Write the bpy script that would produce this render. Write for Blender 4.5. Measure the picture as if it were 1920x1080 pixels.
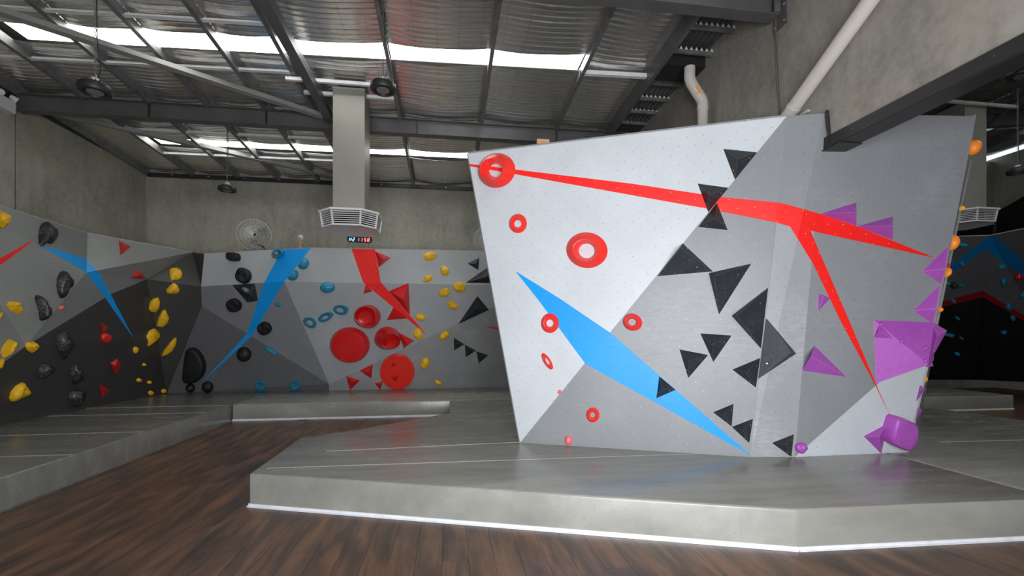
import bpy, bmesh, math, random
from mathutils import Vector, Matrix
from mathutils.geometry import tessellate_polygon
random.seed(7)
for o in list(bpy.data.objects):
    bpy.data.objects.remove(o)
SC = bpy.context.scene
COL = SC.collection

# ------------------------------------------------------------------ camera, light, exposure
F, CU, HV, EYE = 850.0, 960.0, 630.0, 1.55
YAW = math.radians(8.03)
CY, SY = math.cos(YAW), math.sin(YAW)
cam = bpy.data.cameras.new('camera')
cam.sensor_fit = 'HORIZONTAL'; cam.sensor_width = 36.0
cam.lens = F / 1920.0 * 36.0
cam.shift_y = (HV - 540.0) / 1920.0
cam.clip_start = 0.05; cam.clip_end = 200
camo = bpy.data.objects.new('camera', cam); COL.objects.link(camo)
camo.location = (0, 0, EYE); camo.rotation_euler = (math.pi / 2, 0, -YAW)
SC.camera = camo

W = bpy.data.worlds.new('world'); SC.world = W; W.use_nodes = True
bg = W.node_tree.nodes['Background']
bg.inputs[0].default_value = (0.75, 0.86, 1.0, 1); bg.inputs[1].default_value = 1.0

def area(name, loc, rot, sx, sy, power, col):
    l = bpy.data.lights.new(name, 'AREA'); l.shape = 'RECTANGLE'
    l.size = sx; l.size_y = sy; l.energy = power; l.color = col
    o = bpy.data.objects.new(name, l); COL.objects.link(o)
    o.location = loc; o.rotation_euler = rot
    return o
# daylight through the open roller door behind the camera
area('door_daylight', (0.55, -1.32, 1.55), (math.radians(90), 0, 0), 3.4, 2.8, 335, (0.92, 0.955, 1.0))
SKYLIGHT = 4.2
SC.view_settings.view_transform = 'Standard'
SC.view_settings.look = 'None'
SC.view_settings.gamma = 1.0
SC.view_settings.use_curve_mapping = False
SC.view_settings.exposure = 0.45

# ------------------------------------------------------------------ points from the photograph's frame on real planes
def ray(u, v):
    x, y = (u - CU) / F, (HV - v) / F
    return Vector((CY * x + SY, CY - SY * x, y))
EYEV = Vector((0, 0, EYE))
def on(u, v, p, n, off=0.0):
    r = ray(u, v)
    return EYEV + r * (((p - EYEV).dot(n) + off) / r.dot(n))
def at_x(u, v, X): return on(u, v, Vector((X, 0, 0)), Vector((1, 0, 0)))
def at_y(u, v, Y): return on(u, v, Vector((0, Y, 0)), Vector((0, 1, 0)))
def at_z(u, v, Z): return on(u, v, Vector((0, 0, Z)), Vector((0, 0, 1)))
def px(p):
    d = Vector(p) - EYEV
    dep = d.x * SY + d.y * CY
    return (CU + F * (d.x * CY - d.y * SY) / dep, HV - F * d.z / dep)

# ------------------------------------------------------------------ materials
def lin(c):
    return tuple(((x / 255.0) / 12.92 if x / 255.0 <= 0.04045 else ((x / 255.0 + 0.055) / 1.055) ** 2.4) for x in c)
class NT:
    def __init__(s, name):
        s.m = bpy.data.materials.new(name); s.m.use_nodes = True
        s.t = s.m.node_tree; s.b = s.t.nodes['Principled BSDF']
    def n(s, typ, **kw):
        nd = s.t.nodes.new(typ)
        for k, v in kw.items():
            if k in nd.inputs.keys() if isinstance(k, str) else False: nd.inputs[k].default_value = v
            else: setattr(nd, k, v)
        return nd
    def l(s, a, b): s.t.links.new(a, b)
    def coords(s, kind='Object', scale=(1, 1, 1), rot=(0, 0, 0)):
        tc = s.n('ShaderNodeTexCoord'); mp = s.n('ShaderNodeMapping')
        mp.inputs['Scale'].default_value = scale; mp.inputs['Rotation'].default_value = rot
        s.l(tc.outputs[kind], mp.inputs['Vector']); return mp.outputs['Vector']
    def noise(s, vec, scale=5, detail=4, rough=0.55, dist=0.0):
        nd = s.n('ShaderNodeTexNoise'); nd.inputs['Scale'].default_value = scale
        nd.inputs['Detail'].default_value = detail; nd.inputs['Roughness'].default_value = rough
        nd.inputs['Distortion'].default_value = dist
        s.l(vec, nd.inputs['Vector']); return nd.outputs['Fac']
    def ramp(s, fac, stops):
        r = s.n('ShaderNodeValToRGB'); e = r.color_ramp.elements
        while len(e) < len(stops): e.new(0.5)
        for i, (p, c) in enumerate(stops):
            e[i].position = p; e[i].color = (*c, 1) if len(c) == 3 else c
        s.l(fac, r.inputs['Fac']); return r.outputs['Color']
    def mix(s, fac, a, b, mode='MIX'):
        m = s.n('ShaderNodeMix', data_type='RGBA', blend_type=mode)
        for sock, v in ((m.inputs[0], fac), (m.inputs[6], a), (m.inputs[7], b)):
            if hasattr(v, 'default_value') or hasattr(v, 'is_linked'): s.l(v, sock)
            else: sock.default_value = v if isinstance(v, float) else (*v, 1)
        return m.outputs[2]
    def math(s, op, a, b=None, c=None):
        m = s.n('ShaderNodeMath', operation=op)
        for i, v in enumerate((a, b, c)):
            if v is None: continue
            if isinstance(v, (int, float)): m.inputs[i].default_value = v
            else: s.l(v, m.inputs[i])
        return m.outputs[0]
    def bump(s, h, strength=0.3, dist=0.02):
        b = s.n('ShaderNodeBump'); b.inputs['Strength'].default_value = strength; b.inputs['Distance'].default_value = dist
        s.l(h, b.inputs['Height']); s.l(b.outputs['Normal'], s.b.inputs['Normal'])
    def color(s, c):
        if isinstance(c, tuple): s.b.inputs['Base Color'].default_value = (*c, 1)
        else: s.l(c, s.b.inputs['Base Color'])
    def set(s, rough=None, metal=None, spec=None, coat=None):
        if rough is not None:
            if isinstance(rough, float): s.b.inputs['Roughness'].default_value = rough
            else: s.l(rough, s.b.inputs['Roughness'])
        if metal is not None: s.b.inputs['Metallic'].default_value = metal
        if spec is not None: s.b.inputs['Specular IOR Level'].default_value = spec
        if coat is not None: s.b.inputs['Coat Weight'].default_value = coat

def simple(name, c, rough=0.5, metal=0.0, var=0.12, scale=6.0, spec=0.5):
    t = NT(name); f = t.noise(t.coords(), scale, 4)
    a = tuple(x * (1 - var) for x in c); b = tuple(min(1, x * (1 + var)) for x in c)
    t.color(t.ramp(f, [(0.3, a), (0.7, b)])); t.set(rough, metal, spec); return t.m

def panel_mat(name, c, dot, wear=0.25, rough=0.42, dots=True, spec=0.5):
    """painted plywood: matte-satin paint, chalk scuffs, staggered bolt holes in metres of UV"""
    t = NT(name)
    uv = t.coords('UV'); ob = t.coords('Object')
    big = t.noise(ob, 1.3, 5, 0.6); scr = t.noise(t.coords('Object', (2, 2, 9), (0.3, 0.5, 0.2)), 5, 6, 0.7)
    chalk = t.ramp(t.math('MULTIPLY', big, scr), [(0.27, (0, 0, 0)), (0.45, (1, 1, 1))])
    lightc = tuple(min(0.85, x * 1.25 + 0.04) for x in c)
    col = t.mix(t.math('MULTIPLY', chalk, wear), c, lightc)
    tone = t.ramp(big, [(0.3, (0.93, 0.93, 0.93)), (0.7, (1.05, 1.05, 1.05))])
    col = t.mix(1.0, col, tone, 'MULTIPLY')
    if dots:
        sep = t.n('ShaderNodeSeparateXYZ'); t.l(uv, sep.inputs[0])
        fac = None
        for ox, oy in ((0, 0), (0.5, 0.5)):
            a = t.math('SUBTRACT', t.math('FRACT', t.math('ADD', t.math('DIVIDE', sep.outputs[0], 0.16), ox)), 0.5)
            b = t.math('SUBTRACT', t.math('FRACT', t.math('ADD', t.math('DIVIDE', sep.outputs[1], 0.19), oy)), 0.5)
            a = t.math('MULTIPLY', a, 0.16); b = t.math('MULTIPLY', b, 0.19)
            d = t.math('SQRT', t.math('ADD', t.math('MULTIPLY', a, a), t.math('MULTIPLY', b, b)))
            q = t.math('LESS_THAN', d, 0.0040)
            fac = q if fac is None else t.math('MAXIMUM', fac, q)
        vis = t.math('GREATER_THAN', t.noise(uv, 5.0, 1), 0.36)
        col = t.mix(t.math('MULTIPLY', fac, vis), col, dot)
    t.color(col); t.set(t.math('ADD', t.math('MULTIPLY', scr, 0.25), rough - 0.12), None, spec); t.bump(scr, 0.06, 0.004)
    return t.m

def plastic(name, c, rough=0.38, chalk=0.35, spec=0.5):
    t = NT(name); ob = t.coords()
    n1 = t.noise(ob, 2.7, 4); n2 = t.noise(ob, 38, 3, 0.7)
    f = t.ramp(t.math('MULTIPLY', n1, n2), [(0.27, (0, 0, 0)), (0.42, (1, 1, 1))])
    lc = tuple(min(0.9, x * 1.1 + 0.16) for x in c)
    t.color(t.mix(t.math('MULTIPLY', f, chalk), c, lc))
    t.set(t.math('ADD', t.math('MULTIPLY', n1, 0.2), rough - 0.1), 0.0, spec); t.bump(n2, 0.12, 0.003); return t.m

M = {}
M['p_light'] = panel_mat('panel_light_grey', (0.585, 0.61, 0.63), (0.12, 0.12, 0.13), 0.15)
M['p_mid'] = panel_mat('panel_mid_grey', (0.255, 0.26, 0.27), (0.55, 0.55, 0.55), 0.3)
M['p_mid_d'] = panel_mat('panel_mid_grey_dark_holes', (0.255, 0.26, 0.27), (0.06, 0.06, 0.065), 0.35)
M['p_back'] = panel_mat('panel_pale_back', (0.42, 0.435, 0.445), (0.3, 0.3, 0.3), 0.15)
M['p_bmid'] = panel_mat('panel_mid_back', (0.235, 0.24, 0.258), (0.2, 0.2, 0.2), 0.15)
M['p_bgrey'] = panel_mat('panel_blue_grey', (0.36, 0.375, 0.39), (0.2, 0.2, 0.2), 0.2)
M['p_left'] = panel_mat('panel_pale_green_grey', (0.25, 0.262, 0.245), (0.2, 0.2, 0.2), 0.5)
M['p_lmid'] = panel_mat('panel_mid_left', (0.205, 0.21, 0.205), (0.18, 0.18, 0.18), 0.2)
M['p_worn_glare2'] = panel_mat('panel_scuffed_grey', (0.32, 0.323, 0.325), (0.08, 0.08, 0.08), 0.9)
M['p_worn_glare'] = panel_mat('panel_worn_glare', (0.34, 0.345, 0.35), (0.09, 0.09, 0.09), 0.8)
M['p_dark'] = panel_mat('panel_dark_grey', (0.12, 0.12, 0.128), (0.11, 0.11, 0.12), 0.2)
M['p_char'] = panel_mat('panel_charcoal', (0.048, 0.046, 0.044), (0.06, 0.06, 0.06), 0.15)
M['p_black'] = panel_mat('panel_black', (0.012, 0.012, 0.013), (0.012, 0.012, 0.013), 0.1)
M['s_red'] = panel_mat('stripe_red', (0.92, 0.018, 0.014), (0.9, 0.45, 0.4), 0.02, spec=0.38)
M['s_red_shade'] = panel_mat('band_red_shaded', (0.30, 0.006, 0.012), (0.3, 0.1, 0.1), 0.02, spec=0.3)  # stripe red with the right hall's dimness put into the colour
M['s_blue_shade'] = panel_mat('chevron_blue_shaded', (0.002, 0.17, 0.45), (0.2, 0.3, 0.5), 0.02, spec=0.3)  # stripe blue darkened the same way, hall shade in the colour
M['s_blue'] = panel_mat('stripe_blue', (0.004, 0.33, 0.84), (0.2, 0.5, 0.85), 0.02, spec=0.35)
M['red'] = plastic('red_plastic', (0.66, 0.012, 0.013), 0.30, 0.14)
M['ringred'] = plastic('bright_red_plastic', (0.90, 0.034, 0.024), 0.32, 0.06)
M['black'] = plastic('black_plastic', (0.018, 0.018, 0.019), 0.42, 0.75)
M['blackgrip'] = plastic('black_textured', (0.006, 0.006, 0.0065), 0.55, 0.08)
M['wedge'] = plastic('black_wood_volume', (0.024, 0.027, 0.031), 0.5, 0.14, 0.3)
M['wedge_edge'] = simple('chalked_black_edge', (0.085, 0.088, 0.092), 0.55)
M['purple_edge'] = simple('chalked_purple_edge', (0.52, 0.20, 0.55), 0.5)
M['purple'] = plastic('purple_plastic', (0.40, 0.080, 0.44), 0.46, 0.18)
M['yellow'] = plastic('yellow_plastic', (0.90, 0.50, 0.008), 0.45, 0.12)
M['orange'] = plastic('orange_plastic', (1.0, 0.27, 0.02), 0.45, 0.05)
M['cyan'] = plastic('cyan_plastic', (0.012, 0.25, 0.41), 0.40, 0.18)
M['pink'] = plastic('pink_plastic', (0.85, 0.16, 0.18), 0.4, 0.2)
M['green'] = plastic('green_plastic', (0.03, 0.4, 0.08), 0.4, 0.1)
M['bolt'] = simple('bolt_steel', (0.5, 0.5, 0.5), 0.35, 0.8)
M['steel'] = simple('painted_steel', (0.12, 0.118, 0.118), 0.42, 0.25, 0.15, 3)
M['galv'] = simple('galvanised_steel', (0.24, 0.24, 0.238), 0.42, 0.6, 0.25, 9)
M['bar'] = simple('bright_galvanised_bar', (0.74, 0.74, 0.74), 0.5, 0.15, 0.12, 9)
M['brace'] = simple('skylit_angle_iron', (0.27, 0.265, 0.245), 0.5, 0.0, 0.1, 3)  # steel made paler, with the skylight falling on it put into the colour
M['cable'] = simple('brown_cable', (0.16, 0.11, 0.085), 0.5)
M['header'] = simple('black_steel', (0.030, 0.028, 0.028), 0.38, 0.2, 0.1, 3)
M['duct'] = simple('duct_sheet_metal', (0.29, 0.275, 0.238), 0.45, 0.3, 0.06, 1.2)
M['white'] = simple('white_plastic', (0.66, 0.64, 0.64), 0.4, 0, 0.04)
M['pvc'] = simple('pvc_pipe', (0.60, 0.55, 0.50), 0.35, 0, 0.06, 3)
M['ply'] = simple('raw_timber', (0.60, 0.33, 0.16), 0.6, 0, 0.2, 12)
M['lamp'] = simple('lamp_black', (0.02, 0.02, 0.02), 0.5, 0, 0.1)
M['lens'] = simple('lamp_lens', (0.17, 0.165, 0.16), 0.3, 0, 0.05)
M['wire'] = simple('grey_wire', (0.72, 0.70, 0.64), 0.4, 0.3, 0.05)
M['darkgap'] = simple('dark_void', (0.012, 0.011, 0.011), 0.8, 0, 0.05)
M['edge'] = simple('aluminium_strip', (0.78, 0.79, 0.82), 0.35, 0.2, 0.08, 10)
M['clad'] = simple('black_cladding', (0.018, 0.017, 0.015), 0.45, 0.2, 0.2)
M['sticker'] = simple('orange_sticker', (0.85, 0.36, 0.01), 0.5)
M['corr'] = simple('corrugated_sheet', (0.085, 0.085, 0.08), 0.45, 0.4, 0.15)

def concrete(name, c):
    t = NT(name)
    o = t.coords('Object')
    big = t.noise(o, 0.55, 5, 0.6); streak = t.noise(t.coords('Object', (1.6, 1.6, 0.45)), 1.6, 6, 0.7, 0.6)
    fine = t.noise(o, 14, 6, 0.7)
    f = t.math('ADD', t.math('ADD', t.math('MULTIPLY', big, 0.45), t.math('MULTIPLY', streak, 0.3)), t.math('MULTIPLY', fine, 0.25))
    a = tuple(x * 0.55 for x in c); b = tuple(x * 1.35 for x in c)
    col = t.ramp(f, [(0.36, a), (0.5, c), (0.64, b)])
    warm = t.ramp(t.noise(o, 0.9, 3), [(0.45, (1, 1, 1)), (0.75, (1.0, 0.93, 0.84))])
    t.color(t.mix(1.0, col, warm, 'MULTIPLY')); t.set(0.6); t.bump(fine, 0.06, 0.006); return t.m
M['conc'] = concrete('concrete_panel', (0.305, 0.29, 0.243))
M['conc_w'] = concrete('concrete_dividing_panel', (0.31, 0.285, 0.248))

def vinyl(name, c):
    t = NT(name); o = t.coords('Object')
    n1 = t.noise(t.coords('Object', (0.35, 2.2, 1)), 2.4, 6, 0.65, 0.3); n2 = t.noise(o, 11, 4, 0.6)
    wr = t.noise(t.coords('Object', (4.5, 4.5, 0.7), (0.25, 0.2, 0)), 1.6, 3, 0.5, 0.5)
    col = t.ramp(n1, [(0.28, tuple(x * 0.78 for x in c)), (0.72, tuple(x * 1.18 for x in c))])
    t.color(col); t.set(t.math('ADD', t.math('MULTIPLY', n1, 0.26), 0.12), 0.0, 0.5)
    h = t.math('ADD', t.math('MULTIPLY', n1, 0.25), t.math('ADD', t.math('MULTIPLY', n2, 0.05), t.math('MULTIPLY', wr, 0.45)))
    t.bump(h, 0.22, 0.03); return t.m
M['vinyl2'] = vinyl('grey_vinyl_shaded', (0.175, 0.172, 0.152))  # left pad's vinyl, its dimmer light put into a darker colour
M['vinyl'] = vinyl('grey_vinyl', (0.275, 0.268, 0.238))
M['seam'] = simple('vinyl_seam', (0.42, 0.41, 0.36), 0.4)

def foil(name, base, rough):
    t = NT(name)
    o = t.coords('Object')
    rip = t.noise(t.coords('Object', (0.35, 7.5, 1)), 2.0, 4, 0.55, 0.3); cr = t.noise(o, 7, 5, 0.6)
    tc = t.n('ShaderNodeTexCoord'); sep = t.n('ShaderNodeSeparateXYZ'); t.l(tc.outputs['Object'], sep.inputs[0])
    gx = t.math('LESS_THAN', t.math('ABSOLUTE', t.math('SUBTRACT', t.math('FRACT', t.math('DIVIDE', sep.outputs[0], 0.30)), 0.5)), 0.010)
    gy = t.math('LESS_THAN', t.math('ABSOLUTE', t.math('SUBTRACT', t.math('FRACT', t.math('DIVIDE', sep.outputs[1], 0.15)), 0.5)), 0.016)
    g = t.math('MAXIMUM', gx, gy)
    col = t.mix(t.math('MULTIPLY', g, 0.55), base, tuple(x * 0.35 for x in base))
    t.color(col); t.set(t.math('ADD', t.math('MULTIPLY', cr, 0.12), rough - 0.04), 0.9)
    t.bump(t.math('ADD', t.math('MULTIPLY', rip, 0.8), t.math('MULTIPLY', cr, 0.08)), 0.35, 0.03); return t.m
M['foil'] = foil('foil_insulation', (0.90, 0.87, 0.83), 0.18)
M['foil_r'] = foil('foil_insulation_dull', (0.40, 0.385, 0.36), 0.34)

def emit(name, c, s):
    t = NT(name); t.b.inputs['Base Color'].default_value = (*c, 1)
    t.b.inputs['Emission Color'].default_value = (*c, 1); t.b.inputs['Emission Strength'].default_value = s; return t.m
M['sky'] = emit('daylit_skylight_sheet', (0.97, 1.0, 0.98), SKYLIGHT)
M['led_b'] = emit('led_blue', (0.18, 0.55, 1.0), 1.6)
M['led_r'] = emit('led_red', (1.0, 0.18, 0.14), 1.6)
M['led_off'] = simple('led_unlit', (0.16, 0.10, 0.10), 0.5)

def plank_mat():
    t = NT('wood_floor_plank')
    g = t.n('ShaderNodeNewGeometry'); oi = t.n('ShaderNodeObjectInfo')
    add = t.n('ShaderNodeVectorMath', operation='ADD'); sc = t.n('ShaderNodeVectorMath', operation='SCALE')
    cx = t.n('ShaderNodeCombineXYZ')
    t.l(oi.outputs['Random'], cx.inputs[1]); t.l(cx.outputs[0], sc.inputs[0]); sc.inputs['Scale'].default_value = 0.3
    t.l(g.outputs['Position'], add.inputs[0]); t.l(sc.outputs[0], add.inputs[1])
    def mapped(s):
        mp = t.n('ShaderNodeMapping'); mp.inputs['Scale'].default_value = s; t.l(add.outputs[0], mp.inputs['Vector']); return mp.outputs[0]
    blotch = t.noise(mapped((5.5, 1.0, 1)), 1.5, 4, 0.55, 0.4)
    grain = t.noise(mapped((38, 1.1, 1)), 2.2, 5, 0.65); wear = t.noise(mapped((60, 2.5, 1)), 3, 4, 0.7)
    f = t.math('ADD', t.math('MULTIPLY', blotch, 0.68), t.math('MULTIPLY', grain, 0.32))
    col = t.ramp(f, [(0.32, (0.034, 0.023, 0.019)), (0.46, (0.088, 0.051, 0.035)), (0.60, (0.185, 0.091, 0.050)), (0.74, (0.26, 0.135, 0.070))])
    grey = t.ramp(wear, [(0.55, (0, 0, 0)), (0.75, (1, 1, 1))])
    col = t.mix(t.math('MULTIPLY', grey, 0.35), col, (0.16, 0.14, 0.135))
    t.color(col); t.set(t.math('ADD', t.math('MULTIPLY', grain, 0.22), 0.24), 0.0, 0.45); t.bump(grain, 0.08, 0.003); return t.m
M['plank'] = plank_mat()
M['slab'] = simple('floor_base', (0.06, 0.035, 0.025), 0.6)

# ------------------------------------------------------------------ mesh helpers
def link(name, me, mat, parent=None, loc=None):
    o = bpy.data.objects.new(name, me); COL.objects.link(o)
    if mat is not None: me.materials.append(mat)
    if loc is not None: o.location = loc
    if parent is not None:
        o.parent = parent
        o.matrix_parent_inverse = parent.matrix_basis.inverted()
    return o
def mesh(name, vs, fs, mat, parent=None, smooth=False, origin=None, fix=True, sharp=None):
    vs = [Vector(v) for v in vs]
    if origin is None:
        origin = sum(vs, Vector()) / len(vs) if parent is None else Vector()
    me = bpy.data.meshes.new(name)
    me.from_pydata([tuple(v - origin) for v in vs], [], fs)
    if fix:
        bm = bmesh.new(); bm.from_mesh(me); bmesh.ops.recalc_face_normals(bm, faces=bm.faces); bm.to_mesh(me); bm.free()
    if smooth:
        me.polygons.foreach_set('use_smooth', [True] * len(me.polygons))
        if sharp:
            try: me.set_sharp_from_angle(angle=math.radians(sharp))
            except Exception: pass
    me.update()
    return link(name, me, mat, parent, origin)
def tag(o, label, cat, group=None, kind=None):
    o['label'] = label; o['category'] = cat
    if group: o['group'] = group
    if kind: o['kind'] = kind
    return o
def empty(name, loc, label, cat, group=None, kind=None):
    o = bpy.data.objects.new(name, None); COL.objects.link(o); o.location = loc; o.empty_display_size = 0.1
    return tag(o, label, cat, group, kind)
def struct(o): o['kind'] = 'structure'; return o
class MB:
    def __init__(s): s.v = []; s.f = []
    def add(s, vs, fs):
        b = len(s.v); s.v += [Vector(v) for v in vs]; s.f += [tuple(i + b for i in f) for f in fs]; return s
    def box(s, c, d, R=None):
        c = Vector(c); hx, hy, hz = d[0] / 2, d[1] / 2, d[2] / 2
        vs = [Vector((x, y, z)) for x in (-hx, hx) for y in (-hy, hy) for z in (-hz, hz)]
        if R is not None: vs = [R @ v for v in vs]
        return s.add([v + c for v in vs], [(0, 1, 3, 2), (4, 6, 7, 5), (0, 4, 5, 1), (2, 3, 7, 6), (0, 2, 6, 4), (1, 5, 7, 3)])
    def prism(s, prof, a, b, side, up):
        """profile (list of (s,u)) swept from a to b"""
        a, b, side, up = Vector(a), Vector(b), Vector(side), Vector(up); n = len(prof)
        vs = [a + side * p + up * q for p, q in prof] + [b + side * p + up * q for p, q in prof]
        return s.add(vs, [tuple(range(n)), tuple(range(2 * n - 1, n - 1, -1))] + [(i, (i + 1) % n, n + (i + 1) % n, n + i) for i in range(n)])
    def tube(s, pts, r, n=8, cap=True):
        pts = [Vector(p) for p in pts]; rings = []
        for i, p in enumerate(pts):
            t = (pts[min(i + 1, len(pts) - 1)] - pts[max(i - 1, 0)]).normalized()
            ref = Vector((0, 0, 1)) if abs(t.z) < 0.9 else Vector((1, 0, 0))
            a = t.cross(ref).normalized(); b = t.cross(a)
            rings.append([p + (a * math.cos(2 * math.pi * k / n) + b * math.sin(2 * math.pi * k / n)) * r for k in range(n)])
        vs = [v for q in rings for v in q]; fs = []
        for i in range(len(pts) - 1):
            for k in range(n):
                fs.append((i * n + k, i * n + (k + 1) % n, (i + 1) * n + (k + 1) % n, (i + 1) * n + k))
        if cap: fs += [tuple(range(n)), tuple((len(pts) - 1) * n + k for k in range(n - 1, -1, -1))]
        return s.add(vs, fs)
    def lathe(s, c, axis, prof, n=24, e1=None, closed=False):
        """prof: list of (r, h) along axis"""
        c, axis = Vector(c), Vector(axis).normalized()
        if e1 is None: e1 = axis.cross(Vector((0, 1, 0)) if abs(axis.y) < 0.9 else Vector((1, 0, 0))).normalized()
        e2 = axis.cross(e1); vs = []; fs = []
        for r, h in prof:
            for k in range(n):
                t = 2 * math.pi * k / n; vs.append(c + axis * h + (e1 * math.cos(t) + e2 * math.sin(t)) * r)
        m = len(prof)
        for i in range(m - 1 if not closed else m):
            j = (i + 1) % m
            for k in range(n): fs.append((i * n + k, i * n + (k + 1) % n, j * n + (k + 1) % n, j * n + k))
        if not closed:
            fs += [tuple(range(n - 1, -1, -1)), tuple((m - 1) * n + k for k in range(n))]
        return s.add(vs, fs)
    def make(s, name, mat, parent=None, **kw): return mesh(name, s.v, s.f, mat, parent, **kw)

def ibeam(w, h, tf, tw):
    return [(-w/2, 0), (w/2, 0), (w/2, tf), (tw/2, tf), (tw/2, h-tf), (w/2, h-tf), (w/2, h), (-w/2, h), (-w/2, h-tf), (-tw/2, h-tf), (-tw/2, tf), (-w/2, tf)]
def cpur(w, h, t=0.004, lip=0.02):
    return [(0, 0), (w, 0), (w, lip), (w-t, lip), (w-t, t), (t, t), (t, h-t), (w-t, h-t), (w-t, h-lip), (w, h-lip), (w, h), (0, h)]

# ------------------------------------------------------------------ setting: floor
XL, XD, XD2, YB, YF = -6.88, 3.70, 3.88, 11.50, -1.4
floor = struct(MB().box((4.8, 4.9, -0.06), (23.8, 14.0, 0.10)).make('floor', M['slab']))
def plank_mesh(L):
    m = MB(); w = 0.1795; b = 0.0006
    m.add([(-w/2, -L/2, -0.008), (w/2, -L/2, -0.008), (w/2, L/2, -0.008), (-w/2, L/2, -0.008),
           (-w/2+b, -L/2+b, 0), (w/2-b, -L/2+b, 0), (w/2-b, L/2-b, 0), (-w/2+b, L/2-b, 0)],
          [(4, 5, 6, 7), (0, 1, 5, 4), (1, 2, 6, 5), (2, 3, 7, 6), (3, 0, 4, 7)])
    me = bpy.data.meshes.new('plank'); me.from_pydata([tuple(v) for v in m.v], [], m.f); me.materials.append(M['plank']); return me
PL = 1.42
pm = plank_mesh(PL - 0.0006)
def lay(x0, x1, y0, y1, keep):
    x = x0 + 0.09; row = 0
    while x < x1:
        y = y0 - ((row * 0.53) % 1.0) * PL
        while y < y1:
            if keep(x, y + PL / 2):
                o = bpy.data.objects.new('plank', pm); COL.objects.link(o); o.location = (x, y + PL / 2, 0.0)
                o.parent = floor; o.matrix_parent_inverse = floor.matrix_basis.inverted()
            y += PL
        x += 0.18; row += 1
def pit(x, y):
    # only the open floor and the strip in front of the pads
    if y > 9.4: return False
    if x > 2.6: return y < 3.3
    if x > -1.65 and y > 4.6 - (x + 1.8) * 0.34 + 0.7 and y < 6.0 + (x + 1.8) * 0.45 - 0.9: return False
    if x > 0.2: return y < 4.5 - (x + 1.8) * 0.34 + 0.9
    return True
lay(-4.0, 4.7, 1.25, 9.0, pit)
lay(8.0, 12.6, 5.0, 8.3, lambda x, y: True)

# ------------------------------------------------------------------ setting: walls
def box_wall(name, x0, x1, y0, y1, z0, z1, m):
    return struct(MB().box(((x0+x1)/2, (y0+y1)/2, (z0+z1)/2), (x1-x0, y1-y0, z1-z0)).make(name, m))
wl = box_wall('wall_left', XL - 0.18, XL, YF, YB + 0.18, 0, 6.2, M['conc'])
box_wall('wall_back', XL, XD, YB, YB + 0.18, 0, 5.75, M['conc'])
XR = 16.3
wbr = box_wall('wall_rear', XD2, XR, YB, YB + 0.18, 0, 6.8, M['conc'])
wr = box_wall('wall_right', XR, XR + 0.18, YF, YB + 0.18, 0, 6.9, M['conc'])
# dividing wall: full height behind the island, a lintel panel above the wide opening in front of it
YC = 4.02
prof = [(YC, 3.46), (YF, 3.46), (YF, 6.4), (YB, 6.0), (YB, 0), (8.05, 0), (8.05, 3.765), (YC, 3.765)]
m = MB(); n = len(prof)
m.add([(XD, y, z) for y, z in prof] + [(XD2, y, z) for y, z in prof],
      [tuple(range(n)), tuple(range(2*n-1, n-1, -1))] + [(i, (i+1) % n, n+(i+1) % n, n+i) for i in range(n)])
wd = struct(m.make('wall_middle', M['conc_w']))
# front walls with the roller door opening (X -3.4..1.6)
box_wall('wall_front', XL, -1.0, YF - 0.18, YF, 0, 6.2, M['conc'])
box_wall('wall_front', 2.5, XR, YF - 0.18, YF, 0, 6.9, M['conc'])
box_wall('wall_front', -1.0, 2.5, YF - 0.18, YF, 3.05, 6.2, M['conc'])
# wall joints: recessed dark sealant lines as thin strips
for (p0, p1, w) in ((at_x(29, 160, XL + 0.004), at_x(26.5, 392, XL + 0.004), 0.012),):
    MB().box(((XL + 0.002), p0.y, 2.9), (0.006, 0.014, 5.0)).make('joint', M['steel'], wl)
wbk = bpy.data.objects['wall_back']
jx = at_y(690, 400, YB).x
MB().box((jx, YB - 0.002, 2.9), (0.016, 0.006, 5.0)).make('joint', M['steel'], wbk)

# header channel of the opening: side plate + soffit plate
hd = empty('lintel_channel', (XD, 0.5, 3.40), 'long black steel channel edging the concrete panel over the wide opening', 'lintel')
MB().box((XD - 0.008, (YC + YF) / 2, 3.455), (0.016, YC - YF, 0.11)).make('side_plate', M['header'], hd)
MB().box(((XD + XD2) / 2, (YC + YF) / 2 - 0.01, 3.395), (0.20, YC - YF, 0.012)).make('soffit_plate', M['header'], hd)
MB().box(((XD + XD2) / 2, YC - 0.10, 3.385), (0.24, 0.22, 0.010)).make('end_plate', M['header'], hd)
for yy in (3.7, 2.6, 1.5):
    MB().lathe((XD - 0.016, yy, 3.46), (-1, 0, 0), [(0.005, 0), (0.005, 0.003)], 8).make('bolt', M['galv'], hd)

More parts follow.
